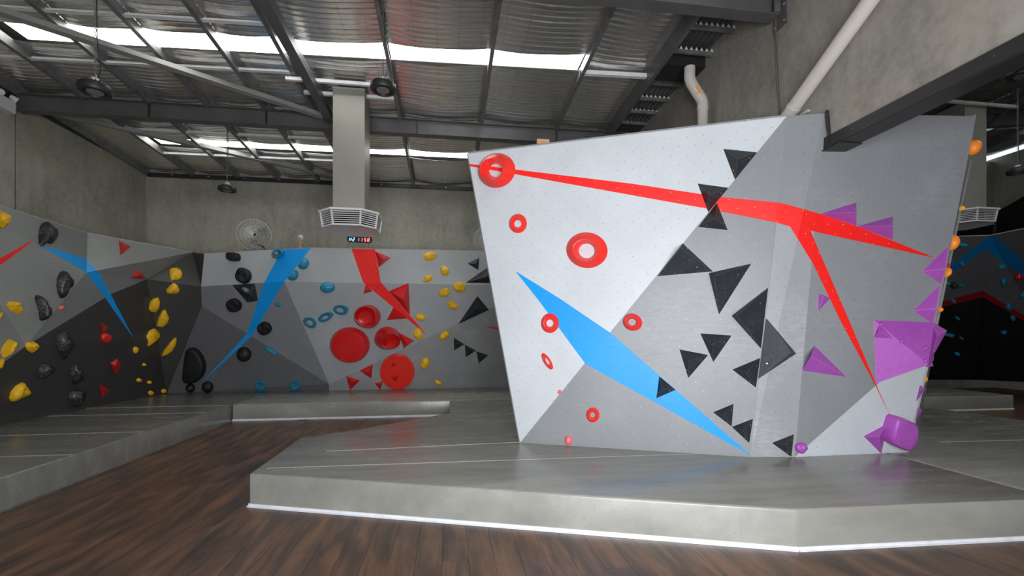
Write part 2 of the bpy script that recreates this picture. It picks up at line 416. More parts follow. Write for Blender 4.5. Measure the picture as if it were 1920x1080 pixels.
# ------------------------------------------------------------------ roof
ceil = struct(MB().prism([(-6.9, 0.16), (XD - 0.02, 0.16), (XD - 0.02, 0.20), (-6.9, 0.20)], (0, -1.5, 5.96), (0, 11.6, 5.3705), (1, 0, 0), (0, 0, 1)).make('ceiling', M['corr']))
PX = [-6.80, -5.84, -4.87, -3.97, -3.06, -2.26, -0.87, 0.58, 1.97, 2.98]
S1, S2 = 6.63, 9.86           # skylight strip centre lines at X=-1
def strip_y(c, x): return c - 0.045 * (x + 1.0) * (1 if c < 8 else 0.4)
ZF = 5.60
FZ = lambda y: ZF - 0.045 * (y - 6.5)   # the roof falls gently towards the back
rnd = random.Random(3)
def foil_sheet(x0, x1, ya, yb, mat, zf, parent, name='foil_sheet', step=0.0115):
    nx = 10; L = [];
    ny = max(2, int((yb((x0+x1)/2) - ya((x0+x1)/2)) / step))
    ph = rnd.random() * 6
    vs = []; fs = []
    amp = [rnd.uniform(0.4, 1.0) for _ in range(ny + 1)]
    for j in range(ny + 1):
        for i in range(nx + 1):
            t = i / nx; x = x0 + (x1 - x0) * t; a, b = ya(x), yb(x); y = a + (b - a) * j / ny
            sag = -0.035 * (x1 - x0) * 4 * t * (1 - t)
            rip = -0.0125 * max(0.0, math.cos((y + 0.010 * math.sin(t * 4 + ph)) * 2 * math.pi / 0.092 + ph)) ** 5 * amp[int(y / 0.092) % len(amp)]
            vs.append((x, y, zf(x, y) + sag + rip + 0.003 * math.sin(t * 9 + y * 2.3)))
    for j in range(ny):
        for i in range(nx):
            q = j * (nx + 1) + i; fs.append((q, q + nx + 1, q + nx + 2, q + 1))
    return mesh(name, vs, fs, mat, parent, smooth=True, fix=False)
zl = lambda x, y: FZ(y)
for x0, x1 in zip(PX[:-1], PX[1:]):
    has1 = -5.9 <= x0 and x1 < 2.5; has2 = -5.9 <= x0
    h = 0.185
    cuts = [lambda x: YF]
    if has1: cuts += [lambda x: strip_y(S1, x) - h, lambda x: strip_y(S1, x) + h]
    if has2: cuts += [lambda x: strip_y(S2, x) - h, lambda x: strip_y(S2, x) + h]
    cuts.append(lambda x: YB)
    for a, b in zip(cuts[0::2], cuts[1::2]):
        foil_sheet(x0, x1, a, b, M['foil'], zl, ceil)
def skylight(x0, x1, c, z, parent, hw=0.30, zf=None):
    vs = [(x, strip_y(c, x) + s * hw, zf(x) if zf else z) for x in (x0, x1) for s in (-1, 1)]
    b = [Vector(v) + Vector((0, 0, 0.01)) for v in vs]
    return MB().add(vs + b, [(0, 1, 3, 2), (4, 6, 7, 5), (0, 4, 5, 1), (2, 3, 7, 6), (0, 2, 6, 4), (1, 5, 7, 3)]).make('skylight_sheet', M['sky'], parent)
skylight(-5.75, 1.97, S1, FZ(S1) + 0.06, ceil)
skylight(-5.84, 2.98, S2, FZ(S2) + 0.06, ceil)
for i, x in enumerate(PX):
    sgn = 1 if x > -1.5 else -1
    hgt = 0.13 if i < len(PX) - 1 else 0.24
    MB().prism(cpur(0.055 * sgn, hgt), (x, YF, FZ(YF) - hgt), (x, YB, FZ(YB) - hgt), (1, 0, 0), (0, 0, 1)).make('purlin', M['galv'] if i < 9 else M['steel'], ceil)
# bridging bars between purlins
for c, x0, x1 in ((6.06, 0, 5), (7.05, 0, 5), (9.18, 1, 5), (10.18, 1, 5)):
    for i in range(x0, x1):
        a, b = PX[i] + 0.01, PX[i + 1] - 0.01
        MB().prism([(-0.03, 0), (0.03, 0), (0.03, 0.06), (0.026, 0.06), (0.026, 0.004), (-0.03, 0.004)], (a, strip_y(c, a), FZ(c) - 0.13), (b, strip_y(c, b), FZ(c) - 0.13), (0, 1, 0), (0, 0, 1)).make('bridging_bar', M['bar'], ceil)
for i in range(5, 8):
    a, b = PX[i], PX[i + 1]
    MB().tube([(a, strip_y(6.70, a), 5.52), (b, strip_y(6.70, b), 5.52)], 0.006, 6).make('tie_rod', M['galv'], ceil)
a, b = PX[8], PX[9]
MB().prism([(-0.03, 0), (0.03, 0), (0.03, 0.06), (-0.03, 0.06)], (a, strip_y(6.72, a), 5.47), (b, strip_y(6.72, b), 5.47), (0, 1, 0), (0, 0, 1)).make('bridging_bar', M['bar'], ceil)
for c, x0, x1 in ((7.18, -2.4, -0.8), (7.55, -2.25, -0.87)):
    MB().box(((x0+x1)/2, c, 5.40), (x1 - x0, 0.05, 0.05)).make('hanger_bar', M['bar'], ceil)

# box gutter zone along the dividing wall: corrugated sheet, brackets, sump
vs = []; fs = []; nx = 72
for j, y in enumerate((YF, YB)):
    for i in range(nx + 1):
        x = 2.98 + (XD - 2.98) * i / nx; vs.append((x, y, FZ(y) + 0.03 + 0.014 * math.sin(i * 2 * math.pi / 8)))
fs = [(i, i + 1, nx + 2 + i, nx + 1 + i) for i in range(nx)]
mesh('corrugated_gutter_sheet', vs, fs, M['corr'], ceil, smooth=True, fix=False)
gy = [5.0, 5.45, 5.95, 6.75, 7.22, 7.66, 8.08]
for y in gy:
    m2 = MB().box((3.34, y, 5.53), (0.70, 0.035, 0.05)); m2.make('gutter_bracket', M['galv'], ceil)
    m2 = MB()
    for k in range(9):
        x = 3.04 + k * 0.077; m2.add([(x, y - 0.02, 5.555), (x + 0.05, y - 0.02, 5.555), (x + 0.025, y - 0.02, 5.60), (x, y + 0.02, 5.555), (x + 0.05, y + 0.02, 5.555), (x + 0.025, y + 0.02, 5.60)], [(0, 1, 2), (5, 4, 3), (0, 3, 4, 1), (1, 4, 5, 2), (2, 5, 3, 0)])
    o = m2.make('lit_gap_teeth', M['white'], ceil); o['kind'] = 'stuff'  # white teeth stand in for daylight showing through the corrugation gaps
MB().box((3.36, 6.32, 5.52), (0.66, 0.42, 0.16)).make('gutter_sump', M['darkgap'], ceil)

# rafters
def rafter(y, label, x0=XL + 0.05, x1=XD - 0.02, zb=5.15, hh=0.27):
    r = empty('rafter', ((x0 + x1) / 2, y, zb), label, 'roof beam', 'steel rafters of the climbing hall')
    MB().prism(ibeam(0.16, hh, 0.012, 0.010), (x0, y, zb), (x1, y, zb), (0, 1, 0), (0, 0, 1)).make('beam', M['steel'], r)
    return r
r1 = rafter(8.30, 'long dark steel rafter crossing behind the hanging air duct')
for x in (-4.87, -3.06, -0.55, 2.0):
    MB().box((x, 8.215, 5.26), (0.02, 0.02, 0.22)).make('cleat', M['header'], r1)
r0 = rafter(4.68, 'near steel rafter bolted to the concrete dividing wall at the top edge')
MB().box((3.64, 4.60, 5.29), (0.07, 0.02, 0.24)).make('end_cleat', M['galv'], r0)
bp = MB().box((XD - 0.006, 4.62, 5.28), (0.012, 0.20, 0.55)).make('wall_plate', M['steel'], r0)
for dy in (-0.07, 0.07):
    for dz in (-0.2, -0.02):
        MB().lathe((XD - 0.012, 4.62 + dy, 5.25 + dz), (-1, 0, 0), [(0.014, 0), (0.014, 0.012), (0.006, 0.018)], 6).make('bolt', M['bolt'], bp)
# longitudinal strut and diagonal braces
s = tag(MB().box((-2.02, 6.49, 5.31), (0.13, 3.46, 0.13)).make('roof_strut', M['steel']), 'square steel strut running from the near rafter to the long rafter beside the duct', 'roof strut')
def brace(a, b, label):
    a, b = Vector(a), Vector(b); d = (b - a).normalized(); sd = d.cross(Vector((0, 0, 1))).normalized()
    o = MB().prism([(-0.06, 0), (0.06, 0), (0.06, 0.008), (-0.052, 0.008), (-0.052, 0.12), (-0.06, 0.12)], a, b, sd, Vector((0, 0, 1))).make('roof_brace', M['brace'])
    return tag(o, label, 'roof brace')
brace((XL + 0.1, 4.85, 5.27), (-2.12, 8.12, 5.27), 'pale angle-iron brace slanting from the left wall to the rafter near the duct')
brace((XL + 0.1, 8.50, 5.27), (-2.4, 11.3, 5.27), 'dark angle-iron brace slanting beyond the long rafter towards the back wall')
# wall plate angles
tag(MB().box(((XL+XD)/2, YB - 0.03, 5.255), (XD - XL - 0.1, 0.06, 0.09)).make('steel_angle', M['header']), 'dark steel angle along the top of the back concrete wall', 'steel angle')
sa = bpy.data.objects['steel_angle']
for i in range(11):
    x = -6.3 + i * 0.78
    MB().lathe((x, YB - 0.06, 5.26), (0, -1, 0), [(0.016, 0), (0.016, 0.012)], 6).make('bolt', M['bolt'], sa)
tag(MB().box((XL + 0.03, (YF+YB)/2, 5.345), (0.06, YB - YF - 0.2, 0.07)).make('steel_angle', M['header']), 'dark steel angle along the top of the left concrete wall', 'steel angle')

# right hall roof (rises away from the gutter)
zr = lambda x: 5.55 + 0.105 * (x - XD2)
m = MB(); c8 = [(XD2, YF), (XR + 0.18, YF), (XR + 0.18, YB + 0.18), (XD2, YB + 0.18)]
ceilr = struct(m.add([(x, y, zr(x) + 0.30) for x, y in c8] + [(x, y, zr(x) + 0.34) for x, y in c8], [(0, 1, 2, 3), (7, 6, 5, 4), (0, 4, 5, 1), (1, 5, 6, 2), (2, 6, 7, 3), (3, 7, 4, 0)]).make('ceiling', M['corr']))
PR = [3.9, 5.4, 6.9, 8.4, 9.9, 11.4, 12.9, 14.4, 16.28]
S3, S4, S5_FILL = 6.42, 9.35, 3.0  # last one is an unseen skylight strip added to brighten the right hall
for x0, x1 in zip(PR[:-1], PR[1:]):
    h = 0.15
    cuts = [lambda x: YF, lambda x: S5_FILL - 0.4, lambda x: S5_FILL + 0.4, lambda x: S3 - h, lambda x: S3 + h, lambda x: S4 - h, lambda x: S4 + h, lambda x: YB]
    for a, b in zip(cuts[0::2], cuts[1::2]):
        foil_sheet(x0, x1, a, b, M['foil_r'], lambda x, y: zr(x) + 0.17, ceilr, step=0.0153)
for x in PR[1:-1]:
    MB().prism(cpur(0.07, 0.16), (x, YF, zr(x)), (x, YB, zr(x)), (1, 0, 0), (0, 0, 1)).make('purlin', M['steel'], ceilr)
for c in (S3, S4, S5_FILL):
    vs = [(x, c + s * (0.45 if c == S5_FILL else 0.2), zr(x) + 0.24) for x in (6.9, 14.2) for s in (-1, 1)]
    MB().add(vs + [Vector(v) + Vector((0, 0, 0.01)) for v in vs], [(0, 1, 3, 2), (4, 6, 7, 5), (0, 4, 5, 1), (2, 3, 7, 6), (0, 2, 6, 4), (1, 5, 7, 3)]).make('skylight_sheet', M['sky'], ceilr)
    MB().prism([(-0.03, 0), (0.03, 0), (0.03, 0.05), (-0.03, 0.05)], (6.9, c + 0.02, zr(6.9) + 0.10), (14.2, c + 0.02, zr(14.2) + 0.10), (0, 1, 0), (0, 0, 1)).make('bridging_bar', M['bar'], ceilr)
rr = empty('rafter', (9, 8.3, 6), 'dark steel rafter of the right hall behind its hanging lamp', 'roof beam')
MB().prism(ibeam(0.16, 0.27, 0.012, 0.010), (XD2 + .02, 8.3, zr(XD2) - 0.28), (XR - .02, 8.3, zr(XR) - 0.28), (0, 1, 0), (0, 0, 1)).make('beam', M['steel'], rr)
kb = MB().tube([(11.6, 8.3, zr(11.6) - 0.25), (11.3, 7.4, zr(11.3) + .02)], 0.03, 6).make('knee_brace', M['steel'], rr)

# ribbed black cladding above the right hall's climbing wall
def cladding(a, b, z0, za, zb, label, inward):
    a, b = Vector(a), Vector(b); d = (b - a); nrm = Vector(inward)
    root = empty('ribbed_cladding', (a + b) / 2 + Vector((0, 0, z0)), label, 'cladding')
    n = 14
    for k in range(n):
        zt = lambda t: z0 + (za + (zb - za) * t - z0) * (k + 0.0) / n
        zu = lambda t: z0 + (za + (zb - za) * t - z0) * (k + 0.62) / n
        p = [a + Vector((0, 0, zt(0))), b + Vector((0, 0, zt(1))), b + Vector((0, 0, zu(1))), a + Vector((0, 0, zu(0)))]
        q = [v + nrm * 0.05 for v in p]
        MB().add(p + q, [(0, 1, 2, 3), (7, 6, 5, 4), (0, 4, 5, 1), (1, 5, 6, 2), (2, 6, 7, 3), (3, 7, 4, 0)]).make('slat', M['clad'], root)
    p = [a + Vector((0, 0, z0)), b + Vector((0, 0, z0)), b + Vector((0, 0, zb)), a + Vector((0, 0, za))]
    q = [v + nrm * 0.012 for v in p]
    MB().add(p + q, [(0, 1, 2, 3), (7, 6, 5, 4), (0, 4, 5, 1), (1, 5, 6, 2), (2, 6, 7, 3), (3, 7, 4, 0)]).make('backing_sheet', M['darkgap'], root)
cladding((9.0, YB, 0), (XR - 0.06, YB, 0), 4.0, 5.27, 5.27, 'black ribbed cladding on the back wall behind the square diffuser', (0, -1, 0))
cladding((XR, YB - 0.06, 0), (XR, 9.2, 0), 4.0, 5.27, 6.2, 'black ribbed cladding on the side wall right of the square diffuser', (-1, 0, 0))

# ------------------------------------------------------------------ pads (crash mats)
def pad(name, poly, z0, z1, label, trim=(), seams=(), bev=0.02, trim_h=0.03, tm='edge', vm='vinyl'):
    bm = bmesh.new()
    lo = [bm.verts.new((x, y, z0)) for x, y in poly]; hi = [bm.verts.new((x, y, z1)) for x, y in poly]
    n = len(poly)
    bm.faces.new(lo[::-1]); bm.faces.new(hi)
    for i in range(n): bm.faces.new((lo[i], lo[(i+1) % n], hi[(i+1) % n], hi[i]))
    bmesh.ops.recalc_face_normals(bm, faces=bm.faces)
    ed = [e for e in bm.edges if max(v.co.z for v in e.verts) > z1 - 1e-4 and (min(v.co.z for v in e.verts) > z1 - 1e-4 or True)]
    ed = [e for e in ed if any(abs(v.co.z - z1) < 1e-4 for v in e.verts)]
    bmesh.ops.bevel(bm, geom=ed, offset=bev, segments=3, profile=0.5, affect='EDGES')
    bmesh.ops.triangulate(bm, faces=[f for f in bm.faces if len(f.verts) > 4])
    c = Vector((sum(p[0] for p in poly) / n, sum(p[1] for p in poly) / n, z0))
    bmesh.ops.translate(bm, verts=bm.verts, vec=-c)
    me = bpy.data.meshes.new(name); bm.to_mesh(me); bm.free()
    me.polygons.foreach_set('use_smooth', [True] * len(me.polygons))
    try: me.set_sharp_from_angle(angle=math.radians(40))
    except Exception: pass
    o = link(name, me, M[vm], None, c); tag(o, label, 'crash pad', 'grey foam crash pads')
    for i in trim:
        a, b = Vector((*poly[i], 0)), Vector((*poly[(i+1) % n], 0)); d = (b - a).normalized(); out = Vector((d.y, -d.x, 0))
        MB().prism([(0, 0.0005), (0.022, 0.0005), (0.022, 0.006), (0.006, 0.010), (0.006, trim_h), (0, trim_h)], a, b, out, (0, 0, 1)).make('edge_strip', M[tm], o)
    for a, b in seams:
        a, b = Vector((a[0], a[1], z1)), Vector((b[0], b[1], z1)); d = (b - a).normalized(); sd = Vector((-d.y, d.x, 0))
        MB().prism([(-0.007, 0), (0.007, 0), (0.004, 0.003), (-0.004, 0.003)], a, b, sd, (0, 0, 1)).make('seam', M['seam'], o)
    return o
xy = lambda p: (p.x, p.y)
Z = 0.30
pad('crash_pad', [(-1.79, 4.41), (2.50, 2.95), (4.63, 2.86), (4.63, 7.55), (3.68, 7.9), (3.68, 8.86), (0.03, 8.86), (0.03, 7.45), (-0.28, 7.15), (-1.2, 6.30), (-1.64, 5.98), (-1.80, 5.93)], 0, Z,
    'large angular grey crash pad in front of the island climbing wall', trim=(0, 1, 6, 7, 8, 9, 10, 11),
    seams=[(xy(at_z(500, 878, Z)), xy(at_z(1360, 849, Z))), (xy(at_z(613, 846, Z)), xy(at_z(973, 829, Z)))])
pad('crash_pad', [(4.66, 2.86), (8.62, 2.72), (8.47, 5.6), (8.42, 6.4), (8.15, 7.2), (7.4, 7.99), (4.66, 7.99)], 0, Z,
    'grey crash pad right of the dark gap, reaching into the darker hall', trim=(0, 1, 2, 3, 4),
    seams=[(xy(at_z(1760, 829, Z)), xy(at_z(1915, 825, Z)))])
pad('crash_pad', [(4.65, 8.01), (11.85, 8.01), (11.95, 10.9), (4.65, 10.9)], 0, Z, 'grey crash pad at the foot of the dark far climbing wall', trim=(0,))
pad('crash_pad', [(-3.885, 8.875), (3.68, 8.875), (3.68, 11.3), (-3.885, 11.3)], 0, Z, 'grey crash pad along the back climbing wall', trim=(0,), trim_h=0.035,
    seams=[(xy(at_z(650, 750, Z)), xy(at_z(682, 735, Z))), (xy(at_z(885, 730, Z)), xy(at_z(893, 748, Z)))])
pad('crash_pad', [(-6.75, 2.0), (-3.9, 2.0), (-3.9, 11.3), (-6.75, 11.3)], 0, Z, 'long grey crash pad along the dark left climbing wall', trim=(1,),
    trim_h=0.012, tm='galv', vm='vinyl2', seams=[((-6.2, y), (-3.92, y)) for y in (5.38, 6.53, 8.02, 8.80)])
wlp = bpy.data.objects['crash_pad.004']

# ------------------------------------------------------------------ climbing walls: facets
class Facet:
    def __init__(s, pts):
        s.p = [Vector(p) for p in pts]; a, b, c = s.p[:3]
        s.n = (b - a).cross(c - a).normalized(); s.o = a
        if s.n.dot(EYEV - a) < 0: s.n = -s.n
        s.px = [px(p) for p in s.p]
        up = Vector((0, 0, 1)); s.e1 = s.n.cross(up); s.e1 = -s.e1.normalized() if s.e1.length > 1e-4 else Vector((1, 0, 0))
        s.e2 = s.n.cross(s.e1).normalized()
        if s.e2.z < 0: s.e2 = -s.e2
    def hit(s, u, v, off=0.0): return on(u, v, s.o, s.n, off)
    def uv(s, p): d = p - s.o; return (d.dot(s.e1), d.dot(s.e2))
def panel(name, fac, mat, parent, off=0.0, thick=0.018, pts=None):
    pts = pts or fac.p; n = len(pts)
    top = [p + fac.n * off for p in pts]; bot = [p + fac.n * (off - thick) for p in pts]
    me = bpy.data.meshes.new(name)
    fs = [tuple(range(n)), tuple(range(2*n-1, n-1, -1))] + [(i, n + i, n + (i+1) % n, (i+1) % n) for i in range(n)]
    vs = top + bot
    me.from_pydata([tuple(v) for v in vs], [], fs)
    bm = bmesh.new(); bm.from_mesh(me); bmesh.ops.recalc_face_normals(bm, faces=bm.faces)
    L = bm.loops.layers.uv.new('UVMap')
    for f in bm.faces:
        for lp in f.loops: lp[L].uv = fac.uv(lp.vert.co)
    bm.to_mesh(me); bm.free()
    o = link(name, me, mat, None); o.parent = parent; o.matrix_parent_inverse = parent.matrix_basis.inverted(); return o
def clip(sub, cl):
    """Sutherland-Hodgman, convex clip polygon"""
    ar = sum(cl[i][0] * cl[(i+1) % len(cl)][1] - cl[(i+1) % len(cl)][0] * cl[i][1] for i in range(len(cl)))
    if ar < 0: cl = cl[::-1]
    out = list(sub)
    for i in range(len(cl)):
        a, b = cl[i], cl[(i+1) % len(cl)]; inp, out = out, []
        if not inp: return []
        ins = lambda p: (b[0]-a[0]) * (p[1]-a[1]) - (b[1]-a[1]) * (p[0]-a[0]) >= -1e-9
        def inter(p, q):
            d1 = (b[0]-a[0]) * (p[1]-a[1]) - (b[1]-a[1]) * (p[0]-a[0]); d2 = (b[0]-a[0]) * (q[1]-a[1]) - (b[1]-a[1]) * (q[0]-a[0])
            t = d1 / (d1 - d2); return (p[0] + (q[0]-p[0]) * t, p[1] + (q[1]-p[1]) * t)
        for k in range(len(inp)):
            p, q = inp[k-1], inp[k]
            if ins(q):
                if not ins(p): out.append(inter(p, q))
                out.append(q)
            elif ins(p): out.append(inter(p, q))
    r = []
    for p in out:
        if not r or (abs(p[0]-r[-1][0]) + abs(p[1]-r[-1][1])) > 0.05: r.append(p)
    return r if len(r) > 2 else []
def paint(poly, facets, mat, parent, name='painted_stripe', off=0.0015):
    for f in facets:
        q = clip(poly, f.px)
        if q:
            pts = [f.hit(u, v) for u, v in q]
            panel(name, f, mat, parent, off, 0.001, pts)

# --- island
ZT = 3.75
A, C_, Fv, H = at_z(877, 288, ZT), at_z(1475, 218, ZT), at_z(1546, 212, ZT), at_z(1830, 218, ZT)
B, D, E, G = at_z(975, 830, Z), at_z(1407, 857, Z), at_z(1490, 857, Z), at_z(1700, 848, Z)
_f = Facet([E, Fv, H]); K = _f.hit(1750, 628)
island = empty('climbing_wall', (3.0, 5.0, Z), 'free-standing angular climbing wall with pale and grey facets and red and blue stripes', 'climbing wall', None, 'thing')
fL = Facet([A, C_, B]); fG1 = Facet([B, C_, D]); fC1 = Facet([C_, Fv, D]); fC2 = Facet([D, Fv, E]); fR1 = Facet([E, Fv, H, K]); fR2 = fR1; fR3 = Facet([E, K, G])
panel('panel', fL, M['p_light'], island); panel('panel', fG1, M['p_mid'], island)
panel('panel', fC1, M['p_mid_d'], island); panel('panel', fC2, M['p_mid_d'], island)
panel('panel', fR1, M['p_mid_d'], island); panel('panel', fR3, M['p_light'], island)
FAR = [at_z(1727, 780, Z), at_z(1819, 300, ZT)]
fS1 = Facet([K, H, FAR[1]]); fS2 = Facet([G, K, FAR[1]]); fS3 = Facet([G, FAR[1], FAR[0]])
for f in (fS1, fS2, fS3): panel('side_panel', f, M['p_mid_d'], island)
B2, A2 = Vector((3.66, 7.9, Z)), Vector((3.66, 8.0, ZT)); F2, H2 = Vector((3.92, 7.6, Z)), Vector((3.92, 7.6, ZT))
def bpanel(pts, m=M['p_mid']):
    f = Facet(pts); panel('back_panel', f, m, island)
bpanel([B, A, A2], M['p_mid']); bpanel([B, A2, B2]); bpanel([FAR[0], FAR[1], H2]); bpanel([FAR[0], H2, F2])
# top capping (unseen from below)
bpanel([A, C_, A2]); bpanel([H, FAR[1], H2])
# black ply edge beside the lintel
m = MB(); e = fC1.hit(1546.5, 211); e2 = fC1.hit(1552.5, 276)
dn = Vector((-0.03, -0.05, 0))
m.add([e, e2, e2 + Vector((0.05, 0.02, 0)), e + Vector((0.05, 0.02, 0)), e + dn, e2 + dn, e2 + dn + Vector((0.03, 0, 0)), e + dn + Vector((0.03, 0, 0))], [(0, 1, 2, 3), (7, 6, 5, 4), (0, 4, 5, 1), (1, 5, 6, 2), (2, 6, 7, 3), (3, 7, 4, 0)])
m.make('edge_strip', M['header'], island)
ALLI = [fL, fG1, fC1, fC2, fR1, fR3]
paint([(1456, 417), (1533, 436), (1520, 560), (1490, 857), (1407, 857)], [fC1, fC2], M['p_worn_glare'], island, 'worn_glare_panel', 0.001)  # lower column: chalk wear plus door glare painted in as a paler patch
paint([(877, 307), (1185, 344.5), (1352, 369.5), (1461, 380), (1478, 384), (1475, 423), (1456, 417.5), (1324, 391), (965, 326.5), (877.5, 311)], ALLI, M['s_red'], island)
paint([(1478, 384), (1537.5, 401), (1535, 435.5), (1475, 423)], ALLI, M['s_red'], island)
paint([(1537.5, 401), (1606, 424), (1754, 484), (1535, 436)], ALLI, M['s_red'], island)
paint([(1480, 423), (1520, 433), (1530, 458), (1525, 495.5), (1500, 455)], ALLI, M['s_red'], island, off=0.0022)
paint([(1530, 458), (1595, 608), (1643, 722), (1669, 781), (1641, 722), (1577, 604), (1525, 495.5)], ALLI, M['s_red'], island, off=0.0022)
paint([(966, 508), (1050, 560), (1145, 624.5), (1237.5, 705), (1408, 854), (1220, 750), (1097.5, 682), (1007.5, 560)], [fL, fG1], M['s_blue'], island)

# --- left climbing wall
ZW = 3.42
T0, T1, TC, CC = at_z(-140, 342, ZW), at_z(164, 437, ZW), at_z(361, 473, ZW), at_z(383, 476, ZW)
V_, R_, S_ = at_x(162, 511, -6.0), at_x(207, 552, -6.0), at_x(275, 523.5, -5.92)
C1, C2 = at_y(377, 537, 10.75), at_y(378.5, 574, 10.62)
TA, TB = at_z(583, 465, ZW), at_z(1010, 473, ZW)
JA = at_y(533, 528, 10.13)
V1, BR = at_y(617, 720, 10.82), at_z(1010, 724, Z)
JB = Facet([TA, TB, JA]).hit(1010, 536)
V1b = Facet([V1, JB, BR]).hit(617, 733)
C1 = Facet([JA, V1, C2]).hit(377, 537)
CB = Facet([TA, JA, C1]).hit(383, 476)
CC = CB
P0, Q_, M_, BB = at_z(313, 737, Z), at_x(250, 635, -6.03), at_x(48, 649, -6.05), at_z(190, 760, Z)
K0 = at_x(-140, 786, -6.2); BL = Vector((-6.2, K0.y, Z))
N0, N1 = Vector((-6.3, 2.2, ZW)), Vector((-6.2, 2.2, Z))
lw = empty('climbing_wall', (-6.2, 7, Z), 'faceted climbing wall along the left side, pale grey above and charcoal below', 'climbing wall', None, 'thing')
LF = {}
for nm, pts, mt in (('a', (T0, T1, V_), 'p_lmid'), ('b', (T1, TC, V_), 'p_left'), ('c', (V_, TC, S_), 'p_lmid'), ('d', (V_, S_, R_), 'p_lmid'),
                    ('e', (V_, R_, M_), 'p_lmid'), ('f', (T0, V_, M_), 'p_left'), ('g', (T0, M_, K0), 'p_lmid'),
                    ('h', (TC, CC, C1), 'p_char'), ('i', (TC, C1, S_), 'p_char'), ('j', (S_, C1, C2), 'p_char'), ('k', (S_, C2, P0), 'p_char'),
                    ('l', (S_, P0, Q_), 'p_char'), ('m', (S_, Q_, R_), 'p_char'), ('n', (M_, R_, Q_), 'p_char'), ('o', (M_, Q_, BB), 'p_char'),
                    ('p', (Q_, P0, BB), 'p_char'), ('q', (M_, BB, K0), 'p_char'), ('r', (K0, BB, BL), 'p_char'), ('s', (T0, K0, N0), 'p_lmid'), ('t', (N0, K0, N1), 'p_char'), ('u', (K0, BL, N1), 'p_char')):
    LF[nm] = Facet(pts); panel('panel', LF[nm], M[mt], lw)
LV = list(LF.values())
paint([(-40, 507), (72, 444), (-40, 527)], LV, M['s_red'], lw)
paint([(72, 458), (160, 485), (166, 490), (162, 511)], LV, M['s_blue'], lw)
paint([(166, 490), (186, 512), (208, 553), (251, 635.5), (205, 570), (195, 555), (162, 511)], LV, M['s_blue'], lw)

# --- back climbing wall
bw = empty('climbing_wall', (-1.5, 10.8, Z), 'wide faceted climbing wall across the back with blue and red stripes', 'climbing wall', None, 'thing')
BF = {}
TX, JX, BX = Vector((3.66, TB.y, ZW)), Vector((3.66, JB.y, JB.z)), Vector((3.66, BR.y, Z))
for nm, pts, mt in (('a', (CB, TA, JA, C1), 'p_back'), ('d', (TA, TB, JB, JA), 'p_back'),
                    ('e', (C1, JA, V1, C2), 'p_bmid'), ('g', (C2, V1, P0), 'p_dark'), ('h', (P0, V1, V1b), 'p_dark'),
                    ('i', (JA, JB, V1), 'p_bgrey'), ('j', (V1, JB, BR, V1b), 'p_worn_glare2'),
                    ('l', (TB, TX, JX), 'p_back'), ('m', (TB, JX, JB), 'p_back'), ('n', (JB, JX, BX), 'p_worn_glare2'), ('o', (JB, BX, BR), 'p_worn_glare2')):
    BF[nm] = Facet(pts); panel('panel', BF[nm], M[mt], bw)
BV = list(BF.values())
paint([(531, 465.3), (583, 465), (534, 527.6), (496, 528.6)], BV, M['s_blue'], bw)
paint([(496, 528.6), (534, 527.6), (472, 630), (463, 626)], BV, M['s_blue'], bw)
paint([(463, 626), (472, 630), (379, 717)], BV, M['s_blue'], bw)
paint([(659, 466.5), (703, 467.5), (714, 529), (680.6, 529)], BV, M['s_red'], bw)
paint([(680.6, 529), (714, 529), (801.6, 629.5)], BV, M['s_red'], bw)
paint([(904, 611), (935, 614.4), (935, 618.5)], BV, M['s_red'], bw)
# pale top edge of plywood
for a, b, par in ((CB, TA, bw), (TA, TB, bw), (T0, T1, lw), (T1, TC, lw)):
    d = (b - a).normalized(); sd = Vector((-d.y, d.x, 0))
    if sd.y < 0 and par is bw: sd = -sd
    MB().prism([(0, 0.0), (0.09, 0.0), (0.09, 0.012), (0, 0.012)], a, b, sd, (0, 0, 1)).make('top_capping', M['seam'], par)

# --- right hall climbing wall
RTc, RTl, RTr = at_z(1856, 442, 3.9), at_z(1700, 446, 3.9), at_z(2010, 411, 3.9)
RBc, RBl, RBr = at_z(1835, 712, Z), at_z(1690, 712, Z), at_x(2010, 725, 16.0)
RBr.z = Z
rw = empty('climbing_wall', (10.5, 10, Z), 'dark overhanging climbing wall of the right hall with a blue chevron', 'climbing wall', None, 'thing')
RF = [Facet((RTl, RTc, RBc)), Facet((RTl, RBc, RBl)), Facet((RTc, RTr, RBr)), Facet((RTc, RBr, RBc))]
for f in RF: panel('panel', f, M['p_dark'], rw)
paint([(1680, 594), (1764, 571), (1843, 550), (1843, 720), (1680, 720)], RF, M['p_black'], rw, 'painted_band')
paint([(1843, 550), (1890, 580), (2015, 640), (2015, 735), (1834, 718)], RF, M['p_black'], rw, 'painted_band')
paint([(1680, 586), (1764, 566), (1842, 545), (1844, 557), (1764, 576), (1680, 598)], RF, M['s_red_shade'], rw, off=0.003)
paint([(1842, 545), (1930, 597), (1930, 608), (1844, 557)], RF, M['s_red_shade'], rw, off=0.003)
paint([(1770, 507), (1856, 443), (1846.5, 467), (1770, 524)], RF, M['s_blue_shade'], rw)
paint([(1846.5, 467), (1856, 443), (1864, 441), (1940, 508), (1940, 533)], RF, M['s_blue_shade'], rw)
for a, b in ((RTl, RTc), (RTc, RTr)):
    d = (b - a).normalized(); sd = Vector((-d.y, d.x, 0))
    MB().prism([(0, 0.0), (0.07, 0.0), (0.07, 0.02), (0, 0.02)], a, b, sd, (0, 0, 1)).make('top_capping', M['seam'], rw)

